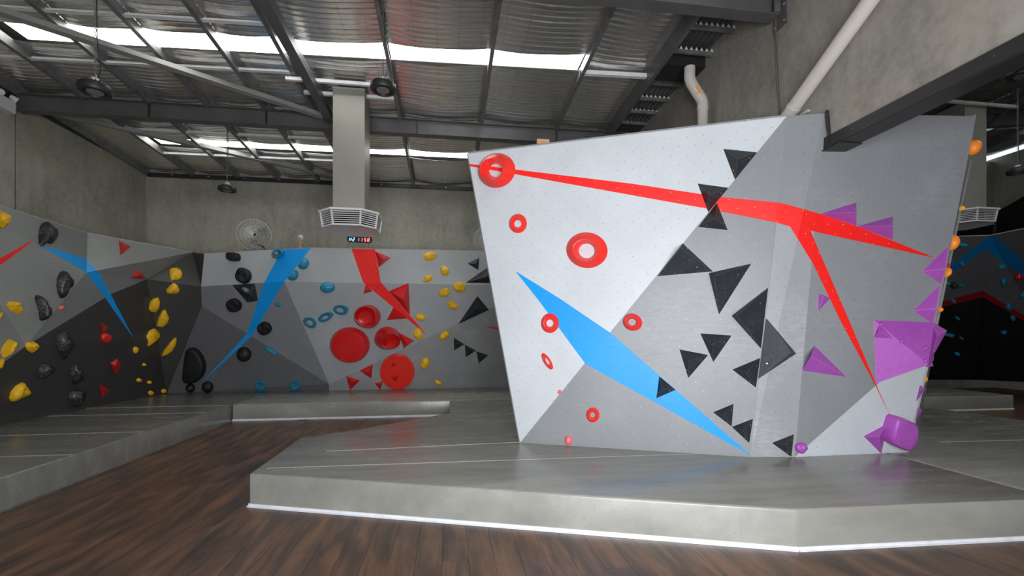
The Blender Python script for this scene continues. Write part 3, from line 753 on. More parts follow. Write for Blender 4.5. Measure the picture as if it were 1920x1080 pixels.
# ------------------------------------------------------------------ holds and volumes
def pin(p, poly):
    s = 0
    for i in range(len(poly)):
        a, b = poly[i], poly[(i+1) % len(poly)]
        c = (b[0]-a[0]) * (p[1]-a[1]) - (b[1]-a[1]) * (p[0]-a[0])
        if abs(c) < 1e-9: continue
        if s == 0: s = 1 if c > 0 else -1
        elif (c > 0) != (s > 0): return False
    return True
def fac_at(u, v, fs):
    for f in fs:
        if pin((u, v), f.px): return f
    return min(fs, key=lambda f: sum((q[0]-u)**2 + (q[1]-v)**2 for q in f.px) / len(f.px))
def cen(pts): return (sum(p[0] for p in pts) / len(pts), sum(p[1] for p in pts) / len(pts))
def finish(name, vs, fs, mat, label, cat, group, f, c, smooth=False, sharp=None, bevel=0.0, seg=2):
    o = mesh(name, vs, fs, M[mat], None, smooth=smooth, origin=f.hit(*c), sharp=sharp)
    if bevel:
        bm = bmesh.new(); bm.from_mesh(o.data)
        bmesh.ops.bevel(bm, geom=list(bm.edges), offset=bevel, segments=seg, profile=0.5, affect='EDGES', clamp_overlap=True, material=1 if mat + '_edge' in M else -1)
        if mat + '_edge' in M: o.data.materials.append(M[mat + '_edge'])
        bm.to_mesh(o.data); bm.free()
    return tag(o, label, cat, group)
def bolt(o, f, u, v, off, r=0.011):
    c = f.hit(u, v, off)
    b = MB().lathe(c - f.n * 0.012, f.n, [(r, 0), (r, 0.014), (r * 0.55, 0.014), (r * 0.5, 0.009)], 10).make('bolt', M['bolt'])
    b.parent = o; b.matrix_parent_inverse = o.matrix_basis.inverted(); return b
def pyr(base, apex, h, mat, label, fs, group=None, name='climbing_volume', cat='volume', bevel=0.007, off=0.0, bolts=1, f=None):
    c = cen(base); f = f or fac_at(c[0], c[1], fs)
    bp = [f.hit(u, v, off) for u, v in base]; bk = [p - f.n * 0.004 for p in bp]
    n = len(base); ap = f.hit(apex[0], apex[1], off + h)
    vs = bk + bp + [ap]
    fc = [tuple(range(n - 1, -1, -1))] + [(i, (i+1) % n, n + (i+1) % n, n + i) for i in range(n)] + [(n + i, n + (i+1) % n, 2 * n) for i in range(n)]
    o = finish(name, vs, fc, mat, label, cat, group, f, c, bevel=bevel)
    if bolts:
        for i in range(n):
            if bolts == 1 and i == 0: continue
            q = (bp[i] * 0.72 + bp[(i+1) % n] * 0.06 + ap * 0.22)
            nn = (bp[i] - ap).cross(bp[(i+1) % n] - ap).normalized()
            if nn.dot(f.n) < 0: nn = -nn
            w = bp[i] * 0.62 + bp[(i+1) % n] * 0.16 + ap * 0.22
            b = MB().lathe(w - nn * 0.004, nn, [(0.0075, 0), (0.0075, 0.006)], 6).make('bolt', M['bolt'])
            b.parent = o; b.matrix_parent_inverse = o.matrix_basis.inverted()
    return o
def ell(u, v, rx, ry, rot=0.0, n=20, jag=0.0, seed=0):
    r = random.Random(seed + int(u * 7 + v * 13)); a = math.radians(rot); out = []
    ph = [r.uniform(0, 6.28) for _ in range(4)]
    for k in range(n):
        t = 2 * math.pi * k / n
        s = 1 + jag * (math.sin(2 * t + ph[0]) + 0.7 * math.sin(3 * t + ph[1]) + 0.4 * math.sin(5 * t + ph[2])) / 2
        x, y = rx * s * math.cos(t), ry * s * math.sin(t)
        out.append((u + x * math.cos(a) - y * math.sin(a), v + x * math.sin(a) + y * math.cos(a)))
    return out
def dome(outl, apex, h, mat, label, fs, group=None, name='climbing_hold', cat='climbing hold', prof='round', rings=5, smooth=True, bump=0.0, bolted=True, f=None, off=0.0, sharp=None, seed=0):
    c = cen(outl); f = f or fac_at(c[0], c[1], fs); apex = apex or c
    op = [f.hit(u, v, off + 0.35 * h) - f.n * (0.35 * h) for u, v in outl]; n = len(op)
    ka = 0.35 if apex == c else 0.7
    foot = f.hit(apex[0], apex[1], off + ka * h) - f.n * (ka * h)
    r = random.Random(seed + int(c[0] * 3 + c[1])); ph = [r.uniform(0, 6.28) for _ in range(6)]
    vs = [p - f.n * 0.004 for p in op]; fc = [tuple(range(n - 1, -1, -1))]
    if prof == 'round': P = [(1 - math.cos(t * math.pi / 2 / rings), math.sin(t * math.pi / 2 / rings)) for t in range(rings)]
    elif prof == 'flat': P = [(0, 0), (0.01, 0.55), (0.05, 0.85), (0.12, 0.97), (0.2, 1.0), (0.6, 1.0)]
    elif prof == 'bevel': P = [(0, 0), (0.0, 0.15), (0.14, 0.97), (0.18, 1.0), (0.6, 1.0)]
    elif prof == 'disc': P = [(0, 0), (0, 0.9), (0.02, 1), (0.145, 1), (0.15, 0.7), (0.185, 0.7), (0.19, 1), (0.6, 1)]
    elif prof == 'block': P = [(0, 0), (0.0, 0.45), (0.03, 0.75), (0.10, 0.93), (0.22, 0.99), (0.6, 1.0)]
    elif prof == 'facet': P = [(0, 0), (0.42, 0.78)]
    elif prof == 'cone': P = [(0, 0), (0.3, 0.45), (0.6, 0.8), (0.85, 0.97)]
    for s, z in P:
        for i, p in enumerate(op):
            w = 1 + bump * math.sin(3.0 * i * 6.283 / n + ph[0] + 4 * s) * math.sin(math.pi * min(1, s + 0.15)) + bump * 0.8 * math.sin(2 * i * 6.283 / n + ph[1] + 2 * s) * math.sin(math.pi * min(1, s + .1))
            if prof == 'facet' and s > 0: w *= r.uniform(0.75, 1.15)
            q = p.lerp(foot, s); vs.append(q + f.n * (h * z * w))
    top = len(vs); vs.append(foot + f.n * h * (1 if prof != 'round' else 1.0))
    R = len(P)
    for j in range(R):
        b0 = j * n; b1 = (j + 1) * n
        if j == 0: pass
        for i in range(n): fc.append((b0 + i, b0 + (i+1) % n, b1 + (i+1) % n, b1 + i))
    for i in range(n): fc.append((R * n + i, R * n + (i+1) % n, top))
    o = finish(name, vs, fc, mat, label, cat, group, f, c, smooth=smooth, sharp=sharp)
    if bolted: bolt(o, f, *px(foot + f.n * h), off + h)
    return o
def ring(outer, rim, hole, h, mat, label, fs, group=None, n=28, name='climbing_hold', f=None, jag=0.0, rot=0.0, thick=0.80, flat=False, floor=None):
    """outer, rim, hole: (u, v, rx, ry) ellipses; rim stands h off the wall"""
    c = (outer[0], outer[1]); f = f or fac_at(c[0], c[1], fs)
    def loop(e, off, k=1.0):
        return [f.hit(u, v, off) for u, v in ell(e[0], e[1], e[2] * k, e[3] * k, rot, n, jag, 5)]
    L = [loop(outer, -0.003), loop(outer, 0.006), [a.lerp(b, 0.55) + f.n * 0.06 * h for a, b in zip(loop(outer, 0.006), loop(rim, h * 0.93))], loop(rim, h * 0.94, 1.0), loop(rim, h, 0.97), loop(rim, h * 0.985, 0.92), loop(hole, floor or 0.012, 1.05), loop(hole, -0.003)]
    if floor: L[-1] = loop(hole, floor * 0.8, 0.8)
    vs = [v for q in L for v in q]; m = len(L); fc = []
    for j in range(m - 1 if floor else m):
        k = (j + 1) % m
        for i in range(n): fc.append((j*n + i, j*n + (i+1) % n, k*n + (i+1) % n, k*n + i))
    if floor: fc += [tuple(range((m-1)*n, m*n)), tuple(range(n - 1, -1, -1))]
    return finish(name, vs, fc, mat, label, 'climbing hold', group, f, c, smooth=not flat, sharp=32)

I = ALLI
# -- island: black pyramids
GB = 'black pyramid volumes on the island wall'
pyr([(1356, 279), (1420, 285.5), (1378, 337)], (1382, 298), 0.135, 'wedge', 'black pyramid highest on the island wall, pointing down beside the pale facet edge', [fL], GB)
pyr([(1308, 344), (1366, 352), (1328, 398)], (1330, 366), 0.135, 'wedge', 'black pyramid pointing down over the red stripe, upper half of an hourglass pair', [fL], GB)
pyr([(1344, 380), (1309, 425.5), (1364.5, 431.5)], (1342, 409), 0.135, 'wedge', 'black pyramid pointing up under the red stripe, lower half of an hourglass pair', [fG1], GB)
GW = 'large flat black wedge volumes'
pyr([(1232.5, 518), (1280, 456), (1337, 509)], (1276, 464), 0.16, 'wedge', 'large flat black wedge hugging the slanted edge of the pale facet', [fG1], GW, bevel=0.004)
pyr([(1329, 512), (1409, 494), (1348, 590)], (1339, 518), 0.14, 'wedge', 'large flat black wedge pointing down right of the edge-hugging wedge', [fG1], GW, bevel=0.004)
pyr([(1372, 592), (1440.5, 539), (1427, 654)], (1382, 592), 0.14, 'wedge', 'large flat black wedge left of the column facet, touching its left border', [fG1], GW, bevel=0.004)
pyr([(1437.5, 597), (1493, 663), (1422.5, 710)], (1484, 661), 0.13, 'wedge', 'large flat black wedge overlapping the pale column facet, pointing right', [fC1, fC2], GW, bevel=0.004, f=fC2)
pyr([(1274, 655), (1328, 665.5), (1290.5, 709)], (1292, 677), 0.135, 'wedge', 'black pyramid pointing down, left of a pair right of the blue stripe', [fG1], GB)
pyr([(1313, 625), (1372, 629), (1337.5, 679)], (1334.5, 646), 0.135, 'wedge', 'black pyramid pointing down, higher of a pair right of the blue stripe', [fG1], GB)
pyr([(1373, 693), (1425.5, 671), (1417.5, 727)], (1400, 699), 0.135, 'wedge', 'black pyramid pointing left, tucked under the lower corner of the wedge on the column', [fG1], GB)
pyr([(1236, 705), (1267, 731), (1230.5, 747)], (1242, 729), 0.11, 'wedge', 'black pyramid sitting on the blue stripe of the island wall', [fG1], GB)
pyr([(1337, 773), (1375.5, 757), (1372, 800)], (1358, 779), 0.11, 'wedge', 'small black pyramid right of the lower blue stripe, upper of a touching pair', [fG1], GB)
pyr([(1372, 800.5), (1412, 785), (1405, 831)], (1393, 806), 0.11, 'wedge', 'small black pyramid at the column edge near the blue tip, lower of a touching pair', [fG1], GB)
pyr([(1447, 830.5), (1489, 814), (1484, 857)], (1474, 834), 0.11, 'wedge', 'black pyramid at the very foot of the column facet beside a small purple hold', [fC2], GB, f=fC2)
# -- island: red rings
GR = 'red ring holds on the island wall'
ring((931, 319.5, 35.5, 32.5), (921, 317.5, 22.5, 21.5), (930, 319.5, 12.5, 12), 0.13, 'ringred', 'largest tilted red crater ring at the upper left corner, over the red stripe tip', [fL], GR, rot=-18)
ring((971, 419, 17, 18), (968.5, 419, 11.5, 11.5), (971, 419.5, 6.5, 6.5), 0.05, 'ringred', 'small round red ring below the largest crater ring', [fL], GR)
ring((1100.5, 469, 39, 33.5), (1097.5, 469.5, 25, 22), (1100, 470.5, 14.5, 13.5), 0.09, 'ringred', 'wide red ring alone in the middle of the pale facet', [fL], GR, rot=8)
ring((1031, 606, 17, 18.5), (1030, 606, 11, 12), (1031, 606, 6.3, 6.5), 0.045, 'ringred', 'round red ring at the left border of the blue stripe', [fL], GR)
ring((1186, 604, 18.5, 16), (1184.5, 603.5, 12, 10.5), (1185.5, 604, 7, 6.3), 0.05, 'ringred', 'tilted red ring on the grey facet just right of the slanted edge', [fG1], GR, rot=20)
ring((1026, 677.5, 17.5, 6.8), (1025.5, 677.5, 11, 3.8), (1026.5, 677.5, 7, 2.0), 0.035, 'ringred', 'thin slanted oval red ring below the blue stripe on the pale facet', [fL], GR, rot=58)
ring((1111.5, 778, 12.5, 14), (1111, 778, 8, 9), (1111.5, 778, 4.6, 5.2), 0.035, 'ringred', 'smallest red ring low on the grey facet', [fG1], GR)
dome(ell(1065.5, 826, 7.5, 9, 0, 16, 0.06), None, 0.035, 'pink', 'small solid red foothold lowest on the grey facet near the pad', [fG1])
dome(ell(1049, 735, 4, 4.2, 0, 10, 0.15), None, 0.02, 'pink', 'tiny red foothold on the slanted edge between pale and grey facets', [fL], bolted=False)
# -- island: purple
GP = 'purple pyramid volumes on the right facet'
RFs = [fR1, fR3]
pyr([(1537.5, 401), (1606, 379.5), (1606, 423.5)], (1604.5, 398), 0.16, 'purple', 'purple wedge above the red stripe, left of the two side by side', RFs, GP, bevel=0.004, f=fR1)
pyr([(1606, 424.5), (1675, 405.5), (1674, 450)], (1673.5, 423), 0.16, 'purple', 'purple wedge above the red stripe, right of the two side by side', RFs, GP, bevel=0.004, f=fR1)
pyr([(1729, 509), (1779, 460), (1764, 533)], (1773, 504), 0.10, 'purple', 'chalky purple pyramid at the stripe tip on the right edge', RFs, GP, bevel=0.004, f=fR1)
pyr([(1712, 583), (1763, 533), (1748, 607)], (1756, 579), 0.10, 'purple', 'purple pyramid on the right edge below the chalky one', RFs, GP, bevel=0.004, f=fR2)
pyr([(1535.5, 549.5), (1557, 559), (1533, 585)], (1544, 558), 0.05, 'purple', 'tiny purple pyramid touching the descending red branch', RFs, GP, bevel=0.003, f=fR1)
pyr([(1527, 648), (1504, 695), (1587, 707)], (1521, 668), 0.14, 'purple', 'long purple pyramid pointing right near the column facet', RFs, GP, bevel=0.005, f=fR2)
big = pyr([(1638, 600), (1752, 604), (1751, 676), (1642, 719)], (1740, 684), 0.17, 'purple', 'huge purple volume on the right edge with small wedge and studs on it', RFs, GP, bevel=0.005, f=fR2, bolts=0)
# faces of the huge volume for the things mounted on it
bpts = [fR2.hit(u, v) for u, v in ((1638, 600), (1752, 604), (1751, 676), (1642, 719))]; bap = fR2.hit(1740, 684, 0.17)
fBu = Facet([bpts[0], bpts[1], bap]); fBl = Facet([bpts[0], bap, bpts[3]])
pyr([(1649, 608), (1638.5, 633), (1676, 635)], (1648, 622), 0.06, 'purple', 'little purple wedge mounted on the upper left of the huge purple volume', [fBl], None, bevel=0.003, f=fBl, bolts=0)
for (u, v, f, lb) in ((1654, 607, fBu, 'round purple stud above the little wedge on the huge volume'), (1692, 639, fBu, 'round purple stud in the middle of the huge volume ridge'),
                      (1737, 652, fBu, 'round purple stud at the right side of the huge volume'), (1736, 676, fBu, 'round purple stud at the lower right tip of the huge volume')):
    dome(ell(u, v, 4.5, 4.0, 0, 12), None, 0.022, 'purple', lb, [f], 'purple studs on the huge volume', f=f, bolted=False)
pyr([(1749, 604), (1776, 620), (1748, 670)], (1757, 630), 0.06, 'purple', 'purple pyramid sticking out beyond the right edge beside the huge volume', RFs, GP, bevel=0.003, f=fR2, bolts=0)
pyr([(1746, 669), (1750.5, 687), (1738, 688)], (1745, 682), 0.04, 'purple', 'small purple corner wedge under the projecting pyramid', RFs, GP, bevel=0.002, f=fR2, bolts=0)
pyr([(1725, 721.7), (1736.5, 730), (1717, 754)], (1727, 732), 0.05, 'purple', 'purple pyramid low on the side edge under an orange hold', RFs, GP, bevel=0.002, f=fR3, bolts=0)
pyr([(1722, 761), (1729.5, 770), (1714, 795)], (1724, 771), 0.05, 'purple', 'lowest purple pyramid on the side edge, above the pad', RFs, GP, bevel=0.002, f=fR3, bolts=0)
pyr([(1619, 818), (1664.5, 794), (1652.5, 851)], (1648, 819), 0.10, 'purple', 'purple pyramid low on the pale triangle left of the rounded block', RFs, GP, bevel=0.005, f=fR3)
dome([(1669, 783), (1674, 779), (1690, 783), (1706, 790), (1710, 797), (1711, 815), (1707, 828), (1697, 841), (1690, 842), (1672, 834), (1661, 826), (1660, 815), (1664, 800)], None, 0.14, 'purple', 'rounded purple block at the red stripe end low on the right', RFs, None, prof='block', f=fR3, bolted=False)
dome(ell(1504, 841, 11, 10, 20, 14, 0.12), None, 0.045, 'purple', 'small knobbly purple foothold at the column foot', RFs, None, f=fR3, bump=0.2)
# -- island: orange on the side edge
GO = 'orange holds along the side edge of the island wall'
for u, v, rx, ry, rot, lb, f in ((1829, 275, 11.5, 14.5, 12, 'bright orange oval hold at the top of the side edge', fR1), (1789, 454.5, 9.5, 15, 12, 'large orange hold level with the chalky purple pyramid top', fR1),
                              (1776, 511, 5.5, 10.5, 15, 'orange hold just under the chalky purple pyramid', fR1), (1760.5, 580.5, 4, 6, 10, 'smallest orange hold half hidden behind the lower edge pyramid', fR2), (1730, 709.5, 7.5, 9, 0, 'round orange hold under the huge purple volume', fR3)):
    f2 = fS1
    dome(ell(u, v, rx, ry, rot, 16, 0.05), None, 0.07, 'orange', lb, [f], GO, f=f, off=-0.09, bolted=False)
dome(ell(1804, 390, 2.6, 5, 10, 10), None, 0.04, 'yellow', 'tiny yellow hold on the side edge below the top orange hold', RFs, None, f=fR1, off=-0.08, bolted=False)
dome(ell(1778.5, 497, 2, 4, 10, 10), None, 0.03, 'red', 'tiny red hold peeking from the side edge above an orange one', RFs, None, f=fR1, off=-0.08, bolted=False)

# -- back wall
def E_(u, v, rx, ry, rot, h, mat, label, group=None, fs=BV, jag=0.08, bump=0.15, prof='round', bolted=True, n=18, smooth=True, **k):
    return dome(ell(u, v, rx, ry, rot, n, jag), None, h, mat, label, fs, group, prof=prof, bump=bump, bolted=bolted, smooth=smooth, **k)
GK = 'black round grips on the back wall'
dome([(426.5, 477.5), (428.5, 475), (433, 474.5), (443, 474.5), (447.5, 475.5), (449, 479), (449, 485), (447, 488), (442, 489), (433, 489), (428.5, 488), (426.5, 484.5)], None, 0.13, 'blackgrip', 'black barrel-shaped hold highest at the left of the back wall', BV, GK, prof='flat', bolted=False, sharp=50)
E_(456.5, 517, 13.5, 14.5, 0, 0.12, 'blackgrip', 'round black disc hold above the black diamond volume', GK, jag=0.0, prof='flat', bolted=False, n=24, sharp=50)
pyr([(435.5, 534.7), (477.5, 531), (484, 563.7), (463.7, 567.5)], (468, 552), 0.12, 'wedge', 'black four-sided volume left of the blue stripe on the back wall', BV, bevel=0.006, f=BF['e'])
dome(ell(460, 544, 7.5, 4, 40, 12, 0.1), None, 0.07, 'lens', 'small chalky grey hold on the black four-sided volume', BV, f=BF['e'], off=0.07, bolted=False)
E_(438.7, 572.5, 14, 12, 25, 0.10, 'blackgrip', 'tilted black oval hold below the black four-sided volume', GK, jag=0.03, prof='flat', n=24, sharp=50)
E_(496, 616, 12.5, 12, 35, 0.10, 'blackgrip', 'black round hold right of the blue stripe', GK, jag=0.04, prof='flat', bolted=False, n=24, sharp=50)
E_(456, 665, 14, 14, 0, 0.12, 'blackgrip', 'black ball hold under the bend of the blue stripe', GK, jag=0.02, bump=0.0, n=24)
dome([(351, 656), (354, 652.5), (361, 652), (370, 656), (379, 667), (384.5, 682), (383.5, 697), (377, 709), (367, 717), (356, 720), (347, 717.5), (344.5, 711), (346, 690), (349, 668)], (362, 688), 0.16, 'blackgrip', 'largest black half-moon hold in the left corner of the back wall', BV, GK, f=BF['g'], bolted=False, prof='flat', sharp=50)
E_(356, 728, 8.8, 8.6, 0, 0.09, 'blackgrip', 'small black ball directly under the half-moon hold', GK, jag=0.0, bump=0.0, f=BF['g'])
E_(388, 726, 10.8, 10.8, 0, 0.10, 'blackgrip', 'black ball at the tip of the blue stripe', GK, jag=0.0, bump=0.0, f=BF['g'])
GC = 'blue holds on the back wall'
ring((521, 475, 14.5, 9.5), (519.5, 475, 10, 6.5), (518, 474.5, 4, 3.5), 0.12, 'cyan', 'hollow blue hold at the top of the blue stripe', BV, GC, n=7, jag=0.12, rot=-15, flat=True)
for u, v, rx, ry, lb in ((567, 493, 11.5, 11.5, 'blue half-ball hold against the blue stripe edge, upper of two'), (547, 514.5, 11.5, 11.5, 'blue half-ball hold against the blue stripe edge, lower of two'), (613, 539.5, 14, 10.5, 'blue ball hold with a pale seam between the two stripes')):
    ol = ell(u, v, rx, ry, 0, 30)
    if u < 600: ol = clip(ol, [(583, 465), (534, 527.6), (700, 640), (700, 400)])
    o = dome(ol, None, 0.13, 'cyan', lb, BV, GC, bolted=False, rings=7)
    if u < 600: continue
    f = fac_at(u, v, BV)
    q = []
    for k in range(9):
        t = -1 + 2 * k / 8; tt = max(0, 1 - t * t)
        q.append(f.hit(u + rx * t * 1.0, v - 2.2 * t + (0 if u > 600 else 0), 0.12 * math.sqrt(tt) + 0.004))
    b = MB().tube(q, 0.006 if u > 600 else 0.003, 5).make('seam', M['seam']); b.parent = o; b.matrix_parent_inverse = o.matrix_basis.inverted()
E_(520.5, 571, 6.5, 4.8, 20, 0.05, 'cyan', 'small blue foothold right of the blue stripe', GC, prof='facet', n=7, smooth=False)
ring((581, 605, 13.5, 10.5), (580, 604.5, 10, 7.5), (581, 605, 6, 4.6), 0.08, 'cyan', 'blue ring hold, leftmost of the chain of three', BV, GC, n=9, jag=0.10, rot=30, flat=True)
ring((610.5, 594.5, 15.5, 8.6), (609.5, 593.5, 11, 6), (609.5, 595.5, 6.5, 3.2), 0.09, 'cyan', 'blue ring hold in the middle of the chain of three', BV, GC, n=9, jag=0.10, rot=-22, flat=True)
ring((639, 581, 15, 10), (638.5, 580.5, 11, 7), (637.5, 581.5, 6.8, 4.4), 0.08, 'cyan', 'blue ring hold, rightmost and highest of the chain of three', BV, GC, n=9, jag=0.10, rot=12, flat=True)
E_(508.5, 657, 15, 3.6, 32, 0.07, 'cyan', 'long slim blue rail hold along the facet edge', GC, prof='flat', bump=0.05, n=16)
ring((488, 724, 12, 10.5), (488, 723.5, 9, 8), (487.5, 723.5, 4, 4), 0.06, 'cyan', 'square blue ring hold near the pad, left of two', BV, GC, n=7, jag=0.14, flat=True, f=BF['g'])
ring((553, 723, 11.5, 10.5), (553, 722.5, 8.6, 8), (552.5, 722, 4, 4), 0.06, 'cyan', 'square blue ring hold near the pad, right of two', BV, GC, n=7, jag=0.14, flat=True, f=BF['g'])
GRB = 'red pyramid volumes on the back wall'
pyr([(703.5, 471), (732.5, 483), (710, 502)], (718.5, 486), 0.20, 'red', 'red pyramid beside the top of the red stripe', BV, GRB, bevel=0.005)
pyr([(686, 533), (699, 546), (681, 551)], (688, 543), 0.09, 'red', 'small red pyramid left of the red stripe bend', BV, GRB, bevel=0.004)
pyr([(729, 546), (766, 530.5), (768.5, 591)], (756, 561), 0.24, 'red', 'big red pyramid right of the red stripe', BV, GRB, bevel=0.006)
pyr([(738, 576), (725, 600.5), (765, 597)], (741, 590), 0.12, 'red', 'red pyramid under the big one, crossed by the red stripe', BV, GRB, bevel=0.006)
ring((689, 594, 25, 22.5), (685, 593, 20.5, 18.5), (685, 595, 13, 11.5), 0.22, 'red', 'red bowl-shaped hold opening upward left of the red stripe', BV, None, jag=0.06, n=30, rot=10, floor=0.07)
ring((726.5, 634.5, 24.5, 22), (733, 639.5, 17.5, 14.5), (737, 645, 12.5, 8.5), 0.26, 'red', 'red barrel-shaped hold with a hollow underside', BV, None, jag=0.05, n=30, rot=-15, floor=0.05)
dome(ell(655, 648, 37.5, 33.5, 0, 40), None, 0.13, 'red', 'largest dark red dish-shaped volume left of the barrel hold', BV, None, name='climbing_volume', cat='volume', prof='bevel', bolted=False, sharp=30)
disc = dome(ell(745, 696.5, 32, 32.5, 0, 40), None, 0.06, 'ringred', 'flat round red disc volume standing on the pad', BV, None, name='climbing_volume', cat='volume', prof='disc', bolted=False, sharp=30)
f = BF['j']
pyr([(737, 677), (744, 682.5), (733, 689.5)], (738, 683), 0.04, 'red', 'tiny red pyramid mounted on the disc volume, upper of two', BV, None, bevel=0.002, f=f, off=0.06, bolts=0)
pyr([(732, 707.5), (747, 701), (744, 716.6)], (741, 708), 0.05, 'red', 'tiny red pyramid mounted on the disc volume, lower of two', BV, None, bevel=0.002, f=f, off=0.06, bolts=0)
pyr([(748, 623.5), (777, 639), (756.6, 654)], (765, 646), 0.15, 'red', 'red pyramid touching the right side of the barrel hold', BV, GRB, bevel=0.005)
pyr([(674, 695), (699, 683), (696.6, 710.6)], (690, 698.5), 0.09, 'red', 'red pyramid left of the disc volume', BV, GRB, bevel=0.004)
pyr([(649, 705), (675.6, 713), (656, 732)], (660, 715), 0.09, 'red', 'red pyramid lowest left, standing on the pad', BV, GRB, bevel=0.004)
pyr([(702, 718.5), (718, 715), (713, 731)], (711, 721), 0.06, 'red', 'small red pyramid at the lower left rim of the disc volume', BV, GRB, bevel=0.003)
GY = 'yellow holds on the back wall'
for u, v, rx, ry, rot, lb in ((806, 480, 13, 8, -14, 'yellow hold highest at the right of the back wall'), (833.5, 507.5, 8.6, 9.2, 0, 'round yellow hold below the highest one'),
    (802, 522, 9.6, 6.2, -28, 'slanted yellow hold on the pale band edge'), (833.5, 549, 11.5, 7.5, -25, 'yellow shell hold left of a rounder one under the band'),
    (861.6, 539, 12.5, 9, 5, 'rounder yellow hold nearest the black volumes under the band'), (848.5, 573, 11.5, 6.8, 18, 'yellow crescent hold below the shell pair'),
    (788, 595, 10.5, 6.6, 8, 'yellow egg hold right of the big red pyramid'), (784, 626.5, 9, 11, -20, 'yellow diamond-shaped hold at the red stripe tip'),
    (833, 630, 11, 6.8, -42, 'slanted yellow hold left of the three small black pyramids'), (797, 682, 8.2, 10, 15, 'yellow knob right of the flat red disc'), (822, 718.5, 7.4, 4.2, 32, 'lowest small yellow hold near the pad')):
    E_(u, v, rx, ry, rot, 0.075 if rx > 8 else 0.05, 'yellow', lb, GY, jag=0.10, bump=0.22)
GBK = 'black pyramids at the right end of the back wall'
pyr([(876.6, 494), (898.5, 483), (897, 506.6)], (891.6, 495), 0.10, 'wedge', 'black pyramid pointing left above the long black wedge', BV, GBK, bevel=0.006)
pyr([(873, 530), (925, 494), (928, 531)], (912, 519), 0.16, 'wedge', 'long black wedge disappearing behind the island wall', BV, GBK, bevel=0.006, f=BF['d'])
pyr([(895, 555), (917, 581), (859, 608)], (896, 577), 0.18, 'wedge', 'large glossy black pyramid pointing down left', BV, GBK, bevel=0.006)
pyr([(851, 633), (871, 645.6), (851, 657)], (857, 644.5), 0.08, 'wedge', 'small black pyramid, first of the row of three', BV, GBK, bevel=0.004, f=BF['j'])
pyr([(871.5, 646), (892.5, 657.5), (873, 670)], (879, 656), 0.08, 'wedge', 'small black pyramid, middle of the row of three', BV, GBK, bevel=0.004, f=BF['j'])
pyr([(893, 658.5), (915.6, 666), (897.6, 681.6)], (902, 667), 0.08, 'wedge', 'small black pyramid, last of the row of three', BV, GBK, bevel=0.004, f=BF['j'])

# -- left wall
GL = 'yellow holds on the left wall'
def Lh(outl, apex, h, mat, label, group, **k): return dome(outl, apex, h, mat, label, LV, group, **k)
Lh([(-8, 396), (6, 391.5), (20.5, 405), (17, 424), (12, 425), (-8, 416)], (8, 412), 0.12, 'yellow', 'faceted yellow hold at the top left corner of the left wall', GL, prof='facet', smooth=False, bolted=False)
Lh([(16.5, 571), (23, 564.5), (37, 565.5), (43, 573), (44, 588), (41, 589), (25, 583)], (31, 573), 0.10, 'yellow', 'faceted yellow hold on the pale facet left of a black slug-shaped hold', GL, prof='facet', smooth=False)
Lh([(-6, 592), (6, 585), (0, 600), (-6, 604)], (-1, 594), 0.05, 'yellow', 'yellow hold half cut off at the left picture border on the pale facet', GL, prof='facet', smooth=False, bolted=False)
Lh([(7, 660), (12, 648), (22, 635.5), (29, 637), (34, 656), (31, 661), (13, 671.5)], (24, 652), 0.14, 'yellow', 'large faceted yellow hold on the charcoal border', GL, prof='facet', smooth=False)
Lh([(52.5, 650), (55, 642), (68, 640.5), (74.5, 649), (73, 655), (65, 662), (57, 657)], (64, 650), 0.10, 'yellow', 'faceted yellow hold right of the large one on the border', GL, prof='facet', smooth=False, f=LF['n'])
Lh([(-8, 676), (11, 673), (10, 680), (1, 694), (-8, 696)], (2, 680), 0.08, 'yellow', 'yellow hold under the large faceted one at the border', GL, prof='facet', smooth=False, bolted=False)
Lh([(22, 747), (25, 735), (34, 724), (46, 717), (48, 720), (56, 727), (58, 734), (52, 742), (40, 748), (33, 753.5), (25, 753)], (40, 736), 0.10, 'yellow', 'yellow lumpy hold lowest on the charcoal facet', GL, bump=0.25)
for outl, ap, lb in (
    ([(317.5, 504), (324, 501), (332, 501), (339, 504.5), (343, 512), (341, 519), (334, 522.5), (327, 523), (322, 524.5), (318, 514)], (332, 511), 'rounded yellow hold highest near the corner'),
    ([(311, 544), (320, 535), (326, 531), (333, 535), (337.5, 544), (334, 550.5), (322, 552), (313, 551)], (325, 543), 'yellow fish-shaped hold second from the top near the corner'),
    ([(271.5, 582), (280, 568), (288, 560), (297, 558.5), (301, 567), (299, 578), (293, 586.5), (283, 586)], (289, 573), 'yellow shell hold left of the corner column of holds'),
    ([(293, 612), (297, 596), (304, 584), (310, 580.5), (314, 588), (318, 597), (314, 608), (305, 615)], (306, 598), 'yellow ear-shaped hold in the middle near the corner'),
    ([(277, 631), (283, 620), (292, 615.5), (299, 621), (300.5, 630), (295, 639), (285, 646), (279, 650), (281, 640)], (291, 632), 'yellow notched hold below the ear-shaped one'),
    ([(302, 669), (307, 658), (317, 645), (327, 635), (331.5, 634), (331, 646), (324, 659), (313, 667)], (318, 652), 'slim yellow half-moon hold lowest of the corner column')):
    Lh(outl, ap, 0.09, 'yellow', lb, GL, bump=0.2)
GS = 'small yellow footholds low on the left wall'
